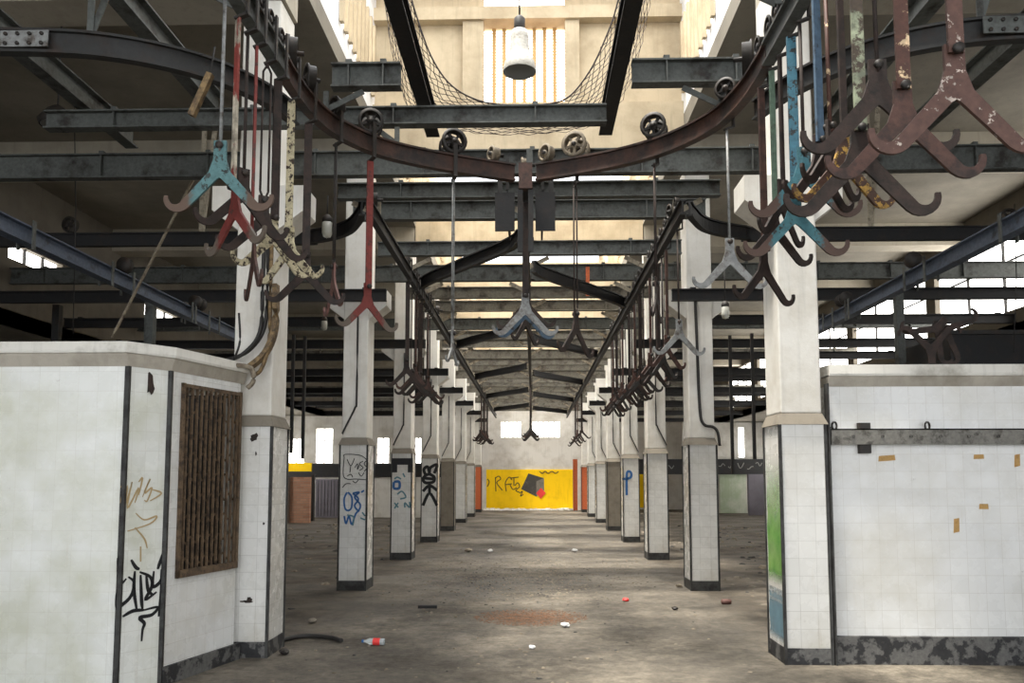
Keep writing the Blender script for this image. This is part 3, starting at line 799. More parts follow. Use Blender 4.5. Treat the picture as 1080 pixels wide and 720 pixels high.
beam(6.25, .8, 1.9, .2, 'steel_grey', 'short grey steel beam above the bend of the right curved rail')
beam(6.95, -4.4, .66, .165, 'steel_grey', 'grey steel cross beam directly above the meeting point of the rusty rails')
beam(8.15, -XW, XW, .26, 'steel_grey', 'deep grey steel cross beam spanning all aisles just beyond the rail meeting point')
beam(8.85, -2.2, 2.1, .18, 'steel_grey', 'grey steel cross beam, first shorter one beyond the deep beam')
beam(9.6, -2.2, 2.1, .23, 'steel_grey', 'grey steel cross beam, second shorter one beyond the deep beam')
beam(11.2, -2.2, 2.1, .2, 'steel_grey', 'grey steel cross beam, third shorter one beyond the deep beam')
beam(12.7, -XW, XW, .26, 'steel_grey', 'grey steel cross beam across all aisles just behind the pillar with blue bubble letters')
far = 'steel cross beam in the receding ceiling of the passage'
for k in range(6):
    y0 = 12.7 + 4.25 * k
    for dy, full in ((1.25, 0), (2.35, 0), (4.25, 1)):
        y = y0 + dy
        if y > 39: continue
        beam(y, -XW if full else -2.2, XW if full else 2.1, .24 if full else .2, 'steel_grey' if full and k < 1 else 'steel_pale', 'grey steel beam far along the ceiling across all aisles' if full else 'short grey steel beam far along the ceiling of the passage', stiff=k < 2,
             group='far full width beams' if full else 'far short beams of the passage')
for i, y in enumerate(YP[1:], 1):
    for s in (-1, 1):
        yy = y - .14 + (.1 if s > 0 else 0)
        x0, x1 = (-XW, -2.1) if s < 0 else (2.0, XW)
        lab = ('dark steel beam across the %s aisle in front of the %s pillar of its row' % ('left' if s < 0 else 'right', ['', 'second', 'third', 'fourth', 'fifth', 'sixth', 'seventh', 'eighth'][i]))
        beam(yy, x0, x1, .17, 'steel_black', lab, 4.12, .09, False, 'dark beams across the aisles')
        ym = y + 2.75
        if i < 7:
            lab = 'dark steel beam across the %s aisle midway behind the %s pillar of its row' % ('left' if s < 0 else 'right', ['', 'second', 'third', 'fourth', 'fifth', 'sixth', 'seventh', 'eighth'][i])
            beam(ym, x0 if s < 0 else 2.8, -2.9 if s < 0 else XW, .17, 'steel_black', lab, 4.3, .09, False, 'dark beams across the aisles')
# longitudinal beams over the passage
def lbeam(pts, w, h, mat, label, name='steel_beam', group='steel beams along the hall', zlist=None):
    c = Vector(pts[0]) * .5 + Vector(pts[-1]) * .5
    g = empty(name, c, label=label, cat='beam', group=group, kind='thing')
    MB().ibeam(pts, w, h).build('girder', mat, g, True)
    return g
Zl = 4.95
def clip_at(g, pts):
    for p in pts: MB().box(p[0] - .03, p[0] + .03, p[1] - .02, p[1] + .02, p[2] + .001, p[2] + .04).build('mounting_clip', 'steel_dark', g, True)
g = lbeam([V(-.98, 2.2, Zl), V(-.98, 7.7, Zl)], .13, .16, 'steel_black', 'black steel beam running under the roof opening, left of the net'); clip_at(g, [(-.98, 3, Zl + .16), (-.98, 6, Zl + .16)])
g = lbeam([V(.72, 2.2, Zl), V(.72, 7.7, Zl)], .13, .16, 'steel_black', 'black steel beam running under the roof opening, right of the net'); clip_at(g, [(.72, 3, Zl + .16), (.72, 6, Zl + .16)])
for x, z, y0, y1, m, lab in ((-4.15, 4.995, 2.4, 8.0, 'steel_grey', 'grey steel beam running overhead above the white booth, farther from the passage'), (-2.98, 4.995, 2.2, 7.3, 'steel_grey', 'grey steel beam running overhead above the white booth, nearer the passage'),
                        (3.85, 4.995, 2.4, 8.0, 'steel_grey', 'grey steel beam running overhead above the right tiled wall, farther from the passage'), (2.9, 4.995, 2.2, 8.0, 'steel_grey', 'grey steel beam running overhead above the right tiled wall, nearer the passage')):
    g = lbeam([V(x, y0, z), V(x, y1, z)], .13, .2, m, lab)
    clip_at(g, [(x, y0 + .4, z + .2), (x, y1 - .5, z + .2)])
ZQ = 3.66
for x, lab in ((-4.5, 'blue grey beam with rollers running along the left aisle'), (4.1, 'blue grey beam with rollers running along the right aisle')):
    g = empty('roller_beam', (x, 9, ZQ), label=lab, cat='beam', kind='thing')
    MB().ibeam([V(x, 5.2, ZQ), V(x, 13.2, ZQ)], .11, .16).build('girder', 'steel_blue', g, True)
    for k in range(2):
        for dy in (-1.4, -.6, .75, 1.2, 2.75, 3.3):
            y = 7.2 + 4.25 * k + dy + .3
            if y > 13: continue
            for s_ in (-1, 1): MB().bar(V(x + s_ * .07, y, ZQ - .05), V(x + s_ * .07, y, ZQ + .21), .045, .01, (1, 0, 0)).build('hanger_plate', 'steel_grey', g, True)
    for k in range(2):
        for dy in (-.9, 1.35, 3.2):
            y = 7.2 + 4.25 * k + dy
            if y > 13: continue
            m = Matrix.Translation((x + (.04 if x < 0 else -.04), y, ZQ + .16 + .09)) @ Matrix.Rotation(R(75), 4, 'Z') @ Matrix.Rotation(R(90), 4, 'Y')
            MB().lathe([(0, -.04), (.085, -.04), (.085, .04), (0, .04)], 14, m).build('roller', 'iron', g, True)

# ================================================================== OVERHEAD RAILS
ZR = 4.38; HR = .165
rails = {}
def rail(key, pts, mat, label, n_=6, w=.07, h=HR, hang=(), cat='rail'):
    path = spline([V(a, b, ZR) for a, b in pts], n_) if len(pts) > 2 else [V(a, b, ZR) for a, b in pts]
    if len(path) == 2: path = [path[0].lerp(path[1], i / 24) for i in range(25)]
    g = empty('overhead_rail', path[len(path) // 2], label=label, cat=cat, kind='thing', group='overhead conveyor rails')
    MB().ibeam(path, w, h, .018, .02).build('track', mat, g, True)
    rails[key] = path
    for (x, y, dx, dz) in hang:
        mb = MB(); top = ZS - .03 if dz is None else dz
        sw = .045 if y < 8.5 else .06
        mb.bar(V(x, y, ZR + h + .002), V(x, y, top), sw, .01, (0, 1, 0))
        sm_ = 'strut_pale' if y > 8.5 else 'steel_grey'
        mb.build('hanger_strut', sm_, g, True)
        MB().bar(V(x + dx * .04, y + .012, ZR + h + .01), V(x + dx, y + .012, top), sw, .01, (0, 1, 0)).build('hanger_strut', sm_, g, True)
    return g
LB = [(-1.74, 5.42), (-1.74, 5.6), (-1.71, 6.0), (-1.6, 6.38), (-1.3, 6.8), (-.8, 7.12), (-.17, 7.4)]
RB = [(1.6, 5.32), (1.6, 5.5), (1.57, 5.9), (1.45, 6.35), (1.13, 6.8), (.68, 7.12), (.04, 7.4)]
rail('L', LB, 'rust_rail', 'rusty curved rail sweeping from the left to the meeting point above the passage', hang=((-1.66, 6.22, .3, 4.70), (-1.2, 6.9, -.2, 4.70)))
rail('L0', [(-1.74, 1.2), (-1.74, 5.4)], 'steel_grey', 'straight grey rail overhead carrying the left bunch of hooks', w=.08, hang=((-1.80, 4.85, -.3, 4.70),))
rail('R', RB, 'rust_rail', 'rusty curved rail sweeping from the right to the meeting point above the passage', hang=((1.5, 6.22, -.3, 4.70),))
rail('R0', [(1.6, 1.2), (1.6, 5.3)], 'steel_grey', 'straight grey rail overhead carrying the right bunch of hooks', w=.08, hang=((1.54, 4.85, -.3, 4.70),))
rail('LS', [(-6, 5.02), (-4.4, 5.0), (-3.3, 5.02), (-2.75, 5.12), (-2.3, 5.38), (-2.02, 5.75), (-1.88, 6.15)], 'steel_dark', 'dark curved side rail coming in from above the white booth', hang=((-2.95, 5.08, .12, 4.9),))
rail('RS', [(6, 5.02), (4.4, 5.0), (3.2, 5.02), (2.62, 5.12), (2.18, 5.38), (1.9, 5.75), (1.75, 6.15)], 'steel_dark', 'dark curved side rail coming in from above the right tiled wall', hang=((2.9, 5.06, .12, 4.9),))
ALLY = [8.85, 11.2] + [12.7 + 4.25 * k + d_ for k in range(6) for d_ in (0, 1.25, 2.35)]
ALLY = [y for y in ALLY if y < 38]
rail('C', [(-.07, 7.55), (-.07, 38)], 'steel_black', 'black straight rail running down the middle of the passage', hang=[(-.07, y, .3 if i_ % 2 else -.3, None) for i_, y in enumerate(ALLY)])
rail('L2', [(-1.74, 8.3), (-1.74, 38)], 'steel_black', 'black straight rail along the left row of pillars', hang=[(-1.74, y, .3 if i_ % 3 else -.3, None) for i_, y in enumerate(ALLY)])
rail('R2', [(1.6, 8.4), (1.6, 38)], 'steel_black', 'black straight rail along the right row of pillars', hang=[(1.6, y, -.3 if i_ % 3 else .3, None) for i_, y in enumerate(ALLY)])
rail('LF', [(-1.82, 8.35), (-1.9, 8.6), (-2.15, 9.05), (-2.6, 9.34), (-3.2, 9.42), (-XW, 9.42)], 'steel_black', 'black rail branching from the left straight rail out into the left aisle', hang=((-4, 9.42, .15, 6.1),))
rail('RF', [(1.68, 8.45), (1.76, 8.65), (2.0, 9.05), (2.5, 9.34), (3.1, 9.42), (XW, 9.42)], 'steel_black', 'black rail branching from the right straight rail out into the right aisle', hang=((4, 9.42, .15, 6.1),))
words = ['nearest', 'second', 'third', 'fourth', 'fifth']
for k in range(5):
    y = 9.4 + 5.6 * k
    rail('DL%d' % k, [(-.16, y), (-.35, y + .45), (-1.4, y + 1.9), (-1.65, y + 2.35)], 'steel_black', 'black diagonal crossover rail between the middle and left rails, %s from the viewer' % words[k])
    y = 10.8 + 5.6 * k
    rail('DR%d' % k, [(.02, y), (.22, y + .45), (1.25, y + 1.9), (1.51, y + 2.35)], 'steel_black', 'black diagonal crossover rail between the middle and right rails, %s from the viewer' % words[k])
# joint where the two bends meet
g = empty('rail_junction', (-.07, 7.4, ZR), label='rusty junction plate and post where the two curved rails meet', cat='junction', kind='thing')
MB().box(-.13, .0, 7.44, 7.52, ZR - .05, ZR + .2).build('plate', 'rust_red', g, True)
MB().bar(V(-.03, 7.47, ZR + .2), V(-.03, 7.47, 4.72), .05, .05).build('hanger_post', 'steel_grey', g, True)
for s in (-1, 1): MB().bar(V(-.065 + s * .05, 7.46, ZR - .06), V(-.065 + s * .05, 7.46, 3.72), .05, .02).build('hanger_bar', 'steel_dark', g, True)
# bolted splice plates on the side rails
for x, lab in ((-3.33, 'pale bolted splice plate on the curved side rail above the booth'), (3.03, 'bolted splice plate on the curved side rail above the right wall')):
    g = empty('splice_plate', (x, 4.98, ZR + .08), label=lab, cat='plate')
    MB().box(x - .16, x + .16, 4.975, 4.985, ZR + .03, ZR + .14).build('mount_plate', 'grey_hook' if x < 0 else 'steel_grey', g, True)
    for i in range(4):
        for j in (.05, .115):
            MB().lathe([(0, 0), (.013, 0), (.013, .012), (0, .012)], 6, Matrix.Translation((x - .12 + i * .08, 4.975, ZR + j)) @ Matrix.Rotation(R(90), 4, 'X')).build('bolt', 'iron', g, True)

# ================================================================== HOOKS
def arm_line(s):
    """centre line and half width of one arm (x >= 0), apex at the origin"""
    out = []
    a = R(-47)
    for i in range(6):
        t = i / 5; out.append((t * .285 * math.cos(a), t * .285 * math.sin(a), .033 - .006 * t))
    x, z = out[-1][0], out[-1][1]; r = .062; cx, cz = x - r * math.sin(a), z + r * math.cos(a)
    for i in range(1, 9):
        b = a + R(148) * i / 8
        out.append((cx + r * math.sin(b), cz - r * math.cos(b), .027 - .017 * i / 8))
    return [(p[0] * s, p[1] * s, p[2] * s) for p in out]
def y_outline(s, stem=.17):
    c = arm_line(s); L_, Rr = [], []
    for i, (x, z, w) in enumerate(c):
        a, b = c[max(i - 1, 0)], c[min(i + 1, len(c) - 1)]
        dx, dz = b[0] - a[0], b[1] - a[1]; l = math.hypot(dx, dz); nx, nz = -dz / l, dx / l
        L_.append((x + nx * w, z + nz * w)); Rr.append((x - nx * w, z - nz * w))   # L_ upper/outer side, Rr lower/inner
    sw = .036 * s
    upper = [p for p in L_ if p[0] > sw * 1.02 or p[1] < -.08]
    lower = [p for p in Rr if p[0] > .012]
    right = [(sw, stem)] + [(sw, .055 * s)] + upper + lower[::-1]
    out = right + [(0, -.052 * s)] + [(-x, z) for x, z in right[::-1]]
    return out
SP = {}
def spreader_mesh(s, stem):
    key = (round(s, 2), round(stem, 2))
    return MB().plate(y_outline(s, stem), .016)
def wheel_mb(r, w, m):
    """flanged trolley wheel, axis along local z of m, with spokes shown by a recessed web and hub"""
    mb = MB()
    mb.lathe([(r * .78, -w / 2), (r * 1.0, -w / 2), (r * 1.0, -w / 2 + w * .2), (r * .88, -w / 2 + w * .25), (r * .88, w / 2), (r * .74, w / 2), (r * .72, w * .1), (r * .72, -w * .2), (r * .78, -w / 2)], 20, m)
    mb.lathe([(.0, -w * .42), (r * .3, -w * .42), (r * .3, w * .4), (0, w * .4)], 14, m)
    for k in range(5):
        a = 2 * PI * k / 5
        p = m @ V(math.cos(a) * r * .25, math.sin(a) * r * .25, -w * .1); q = m @ V(math.cos(a) * r * .76, math.sin(a) * r * .76, -w * .1)
        mb.bar(p, q, r * .2, w * .25, tuple((m.to_3x3() @ V(0, 0, 1))))
    return mb
def hook_proto(drop, s, style, bar, hookmat, stem=.16, wheel=True):
    """hook hanging under a rail; origin at the rail's underside, +Y along the rail"""
    root = empty('meat_hook', (0, 0, 0))
    if wheel:
        m = Matrix.Translation((0, 0, HR + .003 + .07)) @ Matrix.Rotation(R(90), 4, 'Y')
        wheel_mb(.07, .05, m).build('trolley_wheel', 'iron', root)
    mb = MB()
    mb.bar(V(.055, 0, HR + .09), V(.055, 0, -.05), .035, .012, (1, 0, 0))
    mb.bar(V(.061, 0, -.044), V(-.02, 0, -.075), .035, .014)
    mb.bar(V(.03, 0, HR + .073), V(.06, 0, HR + .073), .02, .02)
    mb.build('trolley_bracket', 'iron', root)
    top = -.07; bot = -drop + stem - .02
    mb = MB()
    if style == 'flat':
        mb.bar(V(0, 0, top), V(0, 0, bot - .02), .058, .014, (0, 1, 0))
    elif style == 'narrow':
        mb.bar(V(0, 0, top), V(0, 0, bot - .02), .036, .016, (0, 1, 0))
    elif style == 'loop':
        for d in (-.026, .026): mb.tube([V(d, 0, top - .06), V(d, 0, bot + .05)], .0075)
        mb.tube(spline([V(-.026, 0, top - .06), V(0, 0, top - .02), V(.026, 0, top - .06)], 5), .0075)
        mb.tube(spline([V(-.026, 0, bot + .05), V(0, 0, bot), V(.026, 0, bot + .05)], 5), .0075)
        mb.tube([V(0, 0, top + .02), V(0, 0, top - .03)], .012)
    else:
        mb.tube([V(0, 0, top), V(0, 0, bot)], .011)
        mb.tube([V(0, math.cos(a) * .022, bot - .015 + math.sin(a) * .022) for a in [i * PI / 5 for i in range(11)]], .007)
    hb = mb.build('hanger_bar', bar, root)
    mb = MB()
    m = Matrix.Translation((0, 0, -drop + stem - .03)) @ Matrix.Rotation(R(90), 4, 'X')
    mb.lathe([(0, -.03), (.02, -.03), (.022, -.014), (.012, -.014), (.012, .014), (.022, .014), (.02, .03), (0, .03)], 8, m)
    mb.build('pivot_bolt', 'iron', hb)
    y0 = .016 if style in ('flat', 'narrow') else 0
    mb = spreader_mesh(s, stem)
    o = mb.build('double_hook', hookmat, root); o.location = (0, y0, -drop)
    return root
def on_rail(key, Y):
    """point on a rail with given Y (first crossing) and the tangent's yaw"""
    p = rails[key]
    for a, b in zip(p, p[1:]):
        if min(a.y, b.y) <= Y <= max(a.y, b.y) and abs(a.y - b.y) > 1e-6:
            t = (Y - a.y) / (b.y - a.y); c = a.lerp(b, t); d = b - a
            return c, math.atan2(-d.x, d.y)
    return p[-1], 0
def on_rail_px(key, px):
    """point of a rail seen at picture column px"""
    p = rails[key]; best = None
    for i in range(len(p) - 1):
        for t in (0, .25, .5, .75):
            c = p[i].lerp(p[i + 1], t); dd_ = c - CAM; u = 540 + F * dd_.dot(RT) / dd_.dot(FW)
            if best is None or abs(u - px) < best[0]: best = (abs(u - px), c, math.atan2(-(p[i + 1] - p[i]).x, (p[i + 1] - p[i]).y))
    return best[1], best[2]
def hook(pos, yaw_t, yaw, drop, s, style, bar, hm, label, group=None, wheel=True, stem=.16, tilt=0):
    r = hook_proto(drop, s, style, bar, hm, stem, wheel)
    r.location = pos; r.rotation_euler = (0, 0, yaw_t)
    for c in r.children:
        if c.name.split('.')[0] in ('double_hook', 'hanger_bar', 'pivot_bolt'):
            c.rotation_euler = (0, tilt if c.name.startswith('double') else 0, yaw - yaw_t)
            if c.name.startswith('double'):
                v = Matrix.Rotation(yaw - yaw_t, 3, 'Z') @ Vector((0, c.location.y, 0)); c.location = (v.x, v.y, c.location.z)
    tag(r, label, 'hook', group)
    return r
GL, GR = 'hooks in the near left bunch', 'hooks in the near right bunch'
def big_wheels(root, ty, r, axis, mat='iron', w=.075, twin=True):
    m = Matrix.Rotation(-ty, 4, 'Z') @ Matrix.Translation(V(0, 0, HR + .004 + r)) @ Matrix.Rotation(axis, 4, 'Z') @ Matrix.Rotation(R(90), 4, 'Y')
    for k in range(2 if twin else 1):
        mm = m @ Matrix.Translation((0, 0, w * 1.9 * k))
        w_ = wheel_mb(r * (1 - .1 * k), w, mm).build('trolley_wheel', mat, root)
        MB().lathe([(0, -w * .62), (r * .16, -w * .62), (r * .2, -w * .4), (0, -w * .4)], 10, mm).build('hub', 'iron', w_)
    MB().tube([m @ V(0, 0, -.04), m @ V(0, 0, .2 if twin else .08)], .018, 8).build('axle', 'iron', root)
BIG = {}
def hookpx(key, u, v, span, style, bar, hm, label, group, sgn=1, smin=.95, big=None):
    '''the hook whose apex the photo shows at (u, v), span wide there; it hangs from the rail point in that column'''
    c, ty = on_rail_px(key, u)
    if key == 'L' and u < 320: c = V(-1.74, 0, ZR); d = ray(u, 300); c.y = -1.74 / d.x * d.y; ty = 0
    if key == 'R' and u > 790: c = V(1.6, 0, ZR); d = ray(u, 300); c.y = 1.6 / d.x * d.y; ty = 0
    z = P(u, v, c.y).z; m = span * c.y / F
    s_ = max(smin, m / .62)
    h_ = hook(c, ty, sgn * math.acos(min(1, m / (.62 * s_))), ZR - z, s_, style, bar, hm, label, group, wheel=big is None)
    if big: big_wheels(h_, ty, *big)
    return h_
for a_ in (
 ('L', 228, 178, 120, 'rod', 'grey_hook', 'teal', 'teal double hook with rusty tips on a thin grey rod', GL, 1),
 ('L', 243, 221, 90, 'narrow', 'red_white', 'red_hook', 'red double hook on a red and cream chipped bar behind the teal one', GL, -1),
 ('L', 254, 205, 76, 'rod', 'rust', 'rust', 'dark brown double hook on a rusty rod next behind the red and cream bar', GL, 1),
 ('L', 264, 270, 50, 'narrow', 'red', 'rust_red', 'narrow red barred double hook hanging low in the left bunch', GL, -1),
 ('L', 276, 232, 80, 'loop', 'rust', 'rust', 'brown double hook on a twin rod loop in front of the booth pillar', GL, 1),
 ('L', 288, 250, 64, 'flat', 'rust', 'cream', 'cream flaking double hook on a plain brown flat bar', GL, 1),
 ('L', 303, 262, 84, 'flat', 'cream', 'cream', 'cream flaking double hook on a wide cream flaking bar', GL, -1),
 ('L', 326, 287, 82, 'flat', 'rust', 'rust', 'wide brown double hook on a broad rusty bar, last of the left bunch', GL, 1),
 ('L', 354, 298, 38, 'loop', 'iron', 'pinkish', 'faded pink double hook on a thin loop beside the hanging glass lamp', GL, -1),
 ('L', 391, 318, 58, 'flat', 'red', 'red_hook', 'bright red double hook on a red bar hanging alone from the left curved rail', GL, 1),
 ('R', 1020, 88, 190, 'flat', 'speckled', 'speckled', 'largest red brown double hook with white specks, closest to the viewer', GR, 1),
 ('R', 962, 122, 170, 'flat', 'cream_peel', 'rust_red', 'brown double hook on a broad bar with peeling cream paint', GR, -1),
 ('R', 934, 98, 168, 'rod', 'rust', 'rust', 'brown double hook on a thin rod behind the cream peeling bar', GR, 1),
 ('R', 914, 163, 166, 'flat', 'green_peel', 'rust', 'brown double hook on a bar with peeling pale green paint', GR, -1),
 ('R', 896, 168, 120, 'narrow', 'rust', 'ochre', 'double hook with ochre flaking paint on its arms', GR, 1),
 ('R', 881, 158, 90, 'rod', 'cream_peel', 'rust', 'brown double hook on a thin pale rusted rod', GR, 1),
 ('R', 870, 172, 96, 'flat', 'blue_grey', 'rust', 'brown double hook on a slate blue bar', GR, 1),
 ('R', 852, 183, 120, 'rod', 'rust', 'teal_hook', 'teal double hook with rusty tips in the right bunch', GR, 1),
 ('R', 842, 226, 112, 'flat', 'teal_deep', 'teal_hook', 'teal double hook hanging from a broad bright teal bar', GR, -1),
 ('R', 829, 215, 70, 'narrow', 'rust', 'rust', 'brown double hook on a thin dark bar between the teal and the green bars', GR, 1),
 ('R', 820, 240, 90, 'narrow', 'green', 'rust', 'brown double hook on a narrow sage green bar', GR, 1),
 ('R', 808, 283, 78, 'flat', 'rust_red', 'rust', 'brown double hook on a long red brown bar, lowest of the right bunch', GR, 1)):
    hookpx(*a_, big={391: (.11, R(100)), 354: (.085, R(48), 'iron', .075, False), 303: (.125, R(14), 'iron', .07, False), 326: (.115, R(28), 'iron', .07, False)}.get(a_[1]))
c, ty = on_rail_px('L', 477); h_ = hook(c, ty, R(78), 1.62, .6, 'loop', 'grey_hook', 'grey_hook', 'small narrow hook on a long twin rod loop left of the rail meeting point', wheel=False); big_wheels(h_, ty, .12, R(112))
c, ty = on_rail_px('R', 766); h_ = hook(c, ty, R(4), 1.10, .95, 'rod', 'grey_hook', 'grey_hook', 'clean grey double hook on a grey rod hanging from the right curved rail', wheel=False); big_wheels(h_, ty, .085, R(62))
c, ty = on_rail_px('R', 607); h_ = hook(c, ty, R(55), 1.43, 1.0, 'loop', 'rust', 'rust', 'brown double hook on a wide twin bar right of the rail meeting point', wheel=False); big_wheels(h_, ty, .12, R(68), 'iron_pale')
c, ty = on_rail_px('R', 690); h_ = hook(c, ty, R(70), 1.25, .75, 'loop', 'rust', 'rust', 'brown double hook on a loop half way along the right curved rail', wheel=False); big_wheels(h_, ty, .115, R(70))
for y, s_, m_, dr, yw_, lab in ((7.78, 1.05, 'grey_hook', 1.14, 5, 'grey double hook under the rail meeting point in the middle of the passage'), (8.12, 1.0, 'rust', 1.02, -12, 'brown double hook just behind the grey one under the rail meeting point'), (8.46, 1.05, 'blue_grey', 1.05, 14, 'slate blue double hook behind the grey one under the rail meeting point'),
                                (9.15, 1.0, 'rust', 1.0, 60, 'brown double hook turned sideways behind the slate blue one')):
    hook(V(-.07, y, ZR), 0, R(yw_), dr, s_, 'flat', 'rust', m_, lab)
SWX = 1
g = empty('rail_switch', (-.07, 7.9, ZR), label='dark steel switch plates hanging under the middle rail behind the meeting point', cat='switch', kind='thing')
for sx in (-1, 1):
    MB().box(-.07 + min(sx * .1, sx * .29), -.07 + max(sx * .1, sx * .29), 7.58, 7.6, ZR - .42, ZR - .04).build('switch_plate', 'steel_black', g, True)
    MB().bar(V(-.07 + sx * .17, 7.62, ZR - .14), V(-.07 + sx * .17, 8.4, ZR - .14), .02, .26).build('switch_plate', 'steel_black', g, True)
    MB().bar(V(-.07 + sx * .17, 7.62, ZR + .0), V(-.07 + sx * .17, 7.62, ZR + .34), .03, .02, (0, 1, 0)).build('hanger_bar', 'steel_dark', g, True)
    MB().bar(V(-.07 + sx * .26, 8.0, ZR - .2), V(-.07 + sx * .26, 8.0, ZR + .34), .05, .02, (0, 1, 0)).build('hanger_bar', 'steel_dark', g, True)
    MB().bar(V(-.07 + sx * .18, 8.0, ZR - .2), V(-.07 + sx * .26, 8.0, ZR - .2), .05, .02).build('cross_link', 'iron', g, True)
hook(V(1.6, 8.75, ZR), 0, R(10), 1.22, .95, 'rod', 'rust', 'grey_hook', 'pale grey double hook with rusty tip before the pillar with the bent conduit')
# far bunches: built once per kind, then copied
protos = [hook_proto(1.3, .95, 'flat', 'rust', 'rust'), hook_proto(1.38, .9, 'loop', 'iron', 'rust'), hook_proto(1.26, .95, 'narrow', 'rust_red', 'rust_red'), hook_proto(1.34, .9, 'rod', 'rust', 'iron')]
used = set()
def far_hook(x, y, yaw, k, label, group):
    r = protos[k] if k not in used else copy_tree(protos[k])
    used.add(k)
    r.location = (x, y, ZR); r.rotation_euler = (0, 0, 0)
    for c in r.children:
        b_ = c.name.split('.')[0]
        if b_ in ('double_hook', 'hanger_bar', 'pivot_bolt'):
            c.rotation_euler = (0, 0, yaw)
            if b_ == 'double_hook':
                d_ = abs(c.location.y) if abs(c.location.x) < 1e-6 else math.hypot(c.location.x, c.location.y)
                v = Matrix.Rotation(yaw, 3, 'Z') @ Vector((0, d_, 0)); c.location = (v.x, v.y, c.location.z)
    tag(r, label, 'hook', group)
rng = random.Random(3)
def free_ys(y0, step, num):
    out = []; y = y0
    while len(out) < num:
        if all(abs(y - a_) > .13 and not -.1 < a_ - y < .1 for a_ in ALLY): out.append(y)
        y += step
    return out
YH1, YH2 = free_ys(11.03, .27, 8), free_ys(9.5, .34, 18)
YH3, YH4, YH5 = free_ys(26.5, .47, 8), free_ys(25.5, .8, 6), free_ys(24, .8, 6)
for i in range(8):
    far_hook(-1.74, YH1[i], R(rng.uniform(18, 44)), i % 4, 'rusty double hook in the tight bunch on the left straight rail', 'mid distance hooks on the left rail')
for i in range(8):
    far_hook(-1.74, YH3[i], R(rng.uniform(-40, 10)), (i + 1) % 4, 'dark double hook in the far bunch near the yellow wall on the left rail', 'far hooks on the left rail')
for i in range(18):
    far_hook(1.6, YH2[i], R(rng.uniform(8, 46)), (i + 2) % 4, 'rusty double hook in the long bunch on the right straight rail', 'mid distance hooks on the right rail')
for i in range(6):
    far_hook(1.6, YH4[i], R(rng.uniform(-50, 50)), i % 4, 'dark double hook in the far bunch near the yellow wall on the right rail', 'far hooks on the right rail')
for i in range(6):
    far_hook(-.07, YH5[i], R(rng.uniform(-50, 50)), (i + 3) % 4, 'dark double hook in the far bunch on the middle rail', 'far hooks on the middle rail')

# ================================================================== LOOSE TROLLEY WHEELS
def trolley(p, r, axis, label, mat='iron', w=.075, twin=False):
    """wheel standing on a rail top; axis = yaw of the axle"""
    g = empty('trolley_wheel', p, label=label, cat='wheel', group='trolley wheels on the rails')
    m = Matrix.Translation(V(0, 0, r)) @ Matrix.Rotation(axis, 4, 'Z') @ Matrix.Rotation(R(90), 4, 'Y')
    w_ = wheel_mb(r, w, m).build('wheel', mat, g)
    MB().lathe([(0, -w * .62), (r * .16, -w * .62), (r * .2, -w * .4), (0, -w * .4)], 10, m).build('hub', 'iron', w_)
    e = Matrix.Rotation(axis, 3, 'Z') @ V(1, 0, 0)
    MB().tube([V(0, 0, r) - e * w * .8, V(0, 0, r) + e * w * (2.4 if twin else 1.3)], .018, 8).build('hanger_axle', 'iron', g)
    if twin:
        m2 = Matrix.Translation(e * (w * 1.9)) @ m
        wheel_mb(r * .9, w * .8, m2).build('wheel', mat, g)
    return g
zt_ = ZR + HR + .004
def at_rail(key, px): return on_rail_px(key, px)[0] + V(0, 0, HR + .004)
trolley(at_rail('R', 577), .085, R(40), 'dusty pale wheel closest to the rail meeting point', 'iron_pale')
trolley(at_rail('R', 789), .13, R(165), 'dark wheel on the right curved rail above the bend')
trolley(V(-.36, 7.34, zt_ + .0), .075, R(30), 'dusty pale wheel on the left curved rail beside the junction post', 'iron_pale')
trolley(V(-.07, 7.62, zt_), .075, R(5), 'pale wheel on the middle rail directly behind the junction post', 'iron_pale')
trolley(V(-.07, 10.2, zt_), .1, R(50), 'wheel on the middle rail before the first diagonal crossover')
for i, (x, y) in enumerate(((-1.74, 8.6), (-1.74, 14.5), (1.6, 9.1), (1.6, 17.4), (-.07, 12.2))):
    trolley(V(x, y, zt_), .09, R(10), ['wheel at the start of the left straight rail', 'wheel on the left straight rail past the black band pillar', 'wheel at the start of the right straight rail', 'wheel on the right straight rail past the long hook bunch', 'wheel on the middle rail past the first crossover'][i])
for s, lab in ((-1, 'black round roller on the dark rail in the left aisle'), (1, 'black round roller on the dark rail in the right aisle')):
    trolley(V(s * 5.6, 9.42, zt_), .1, R(80), lab)
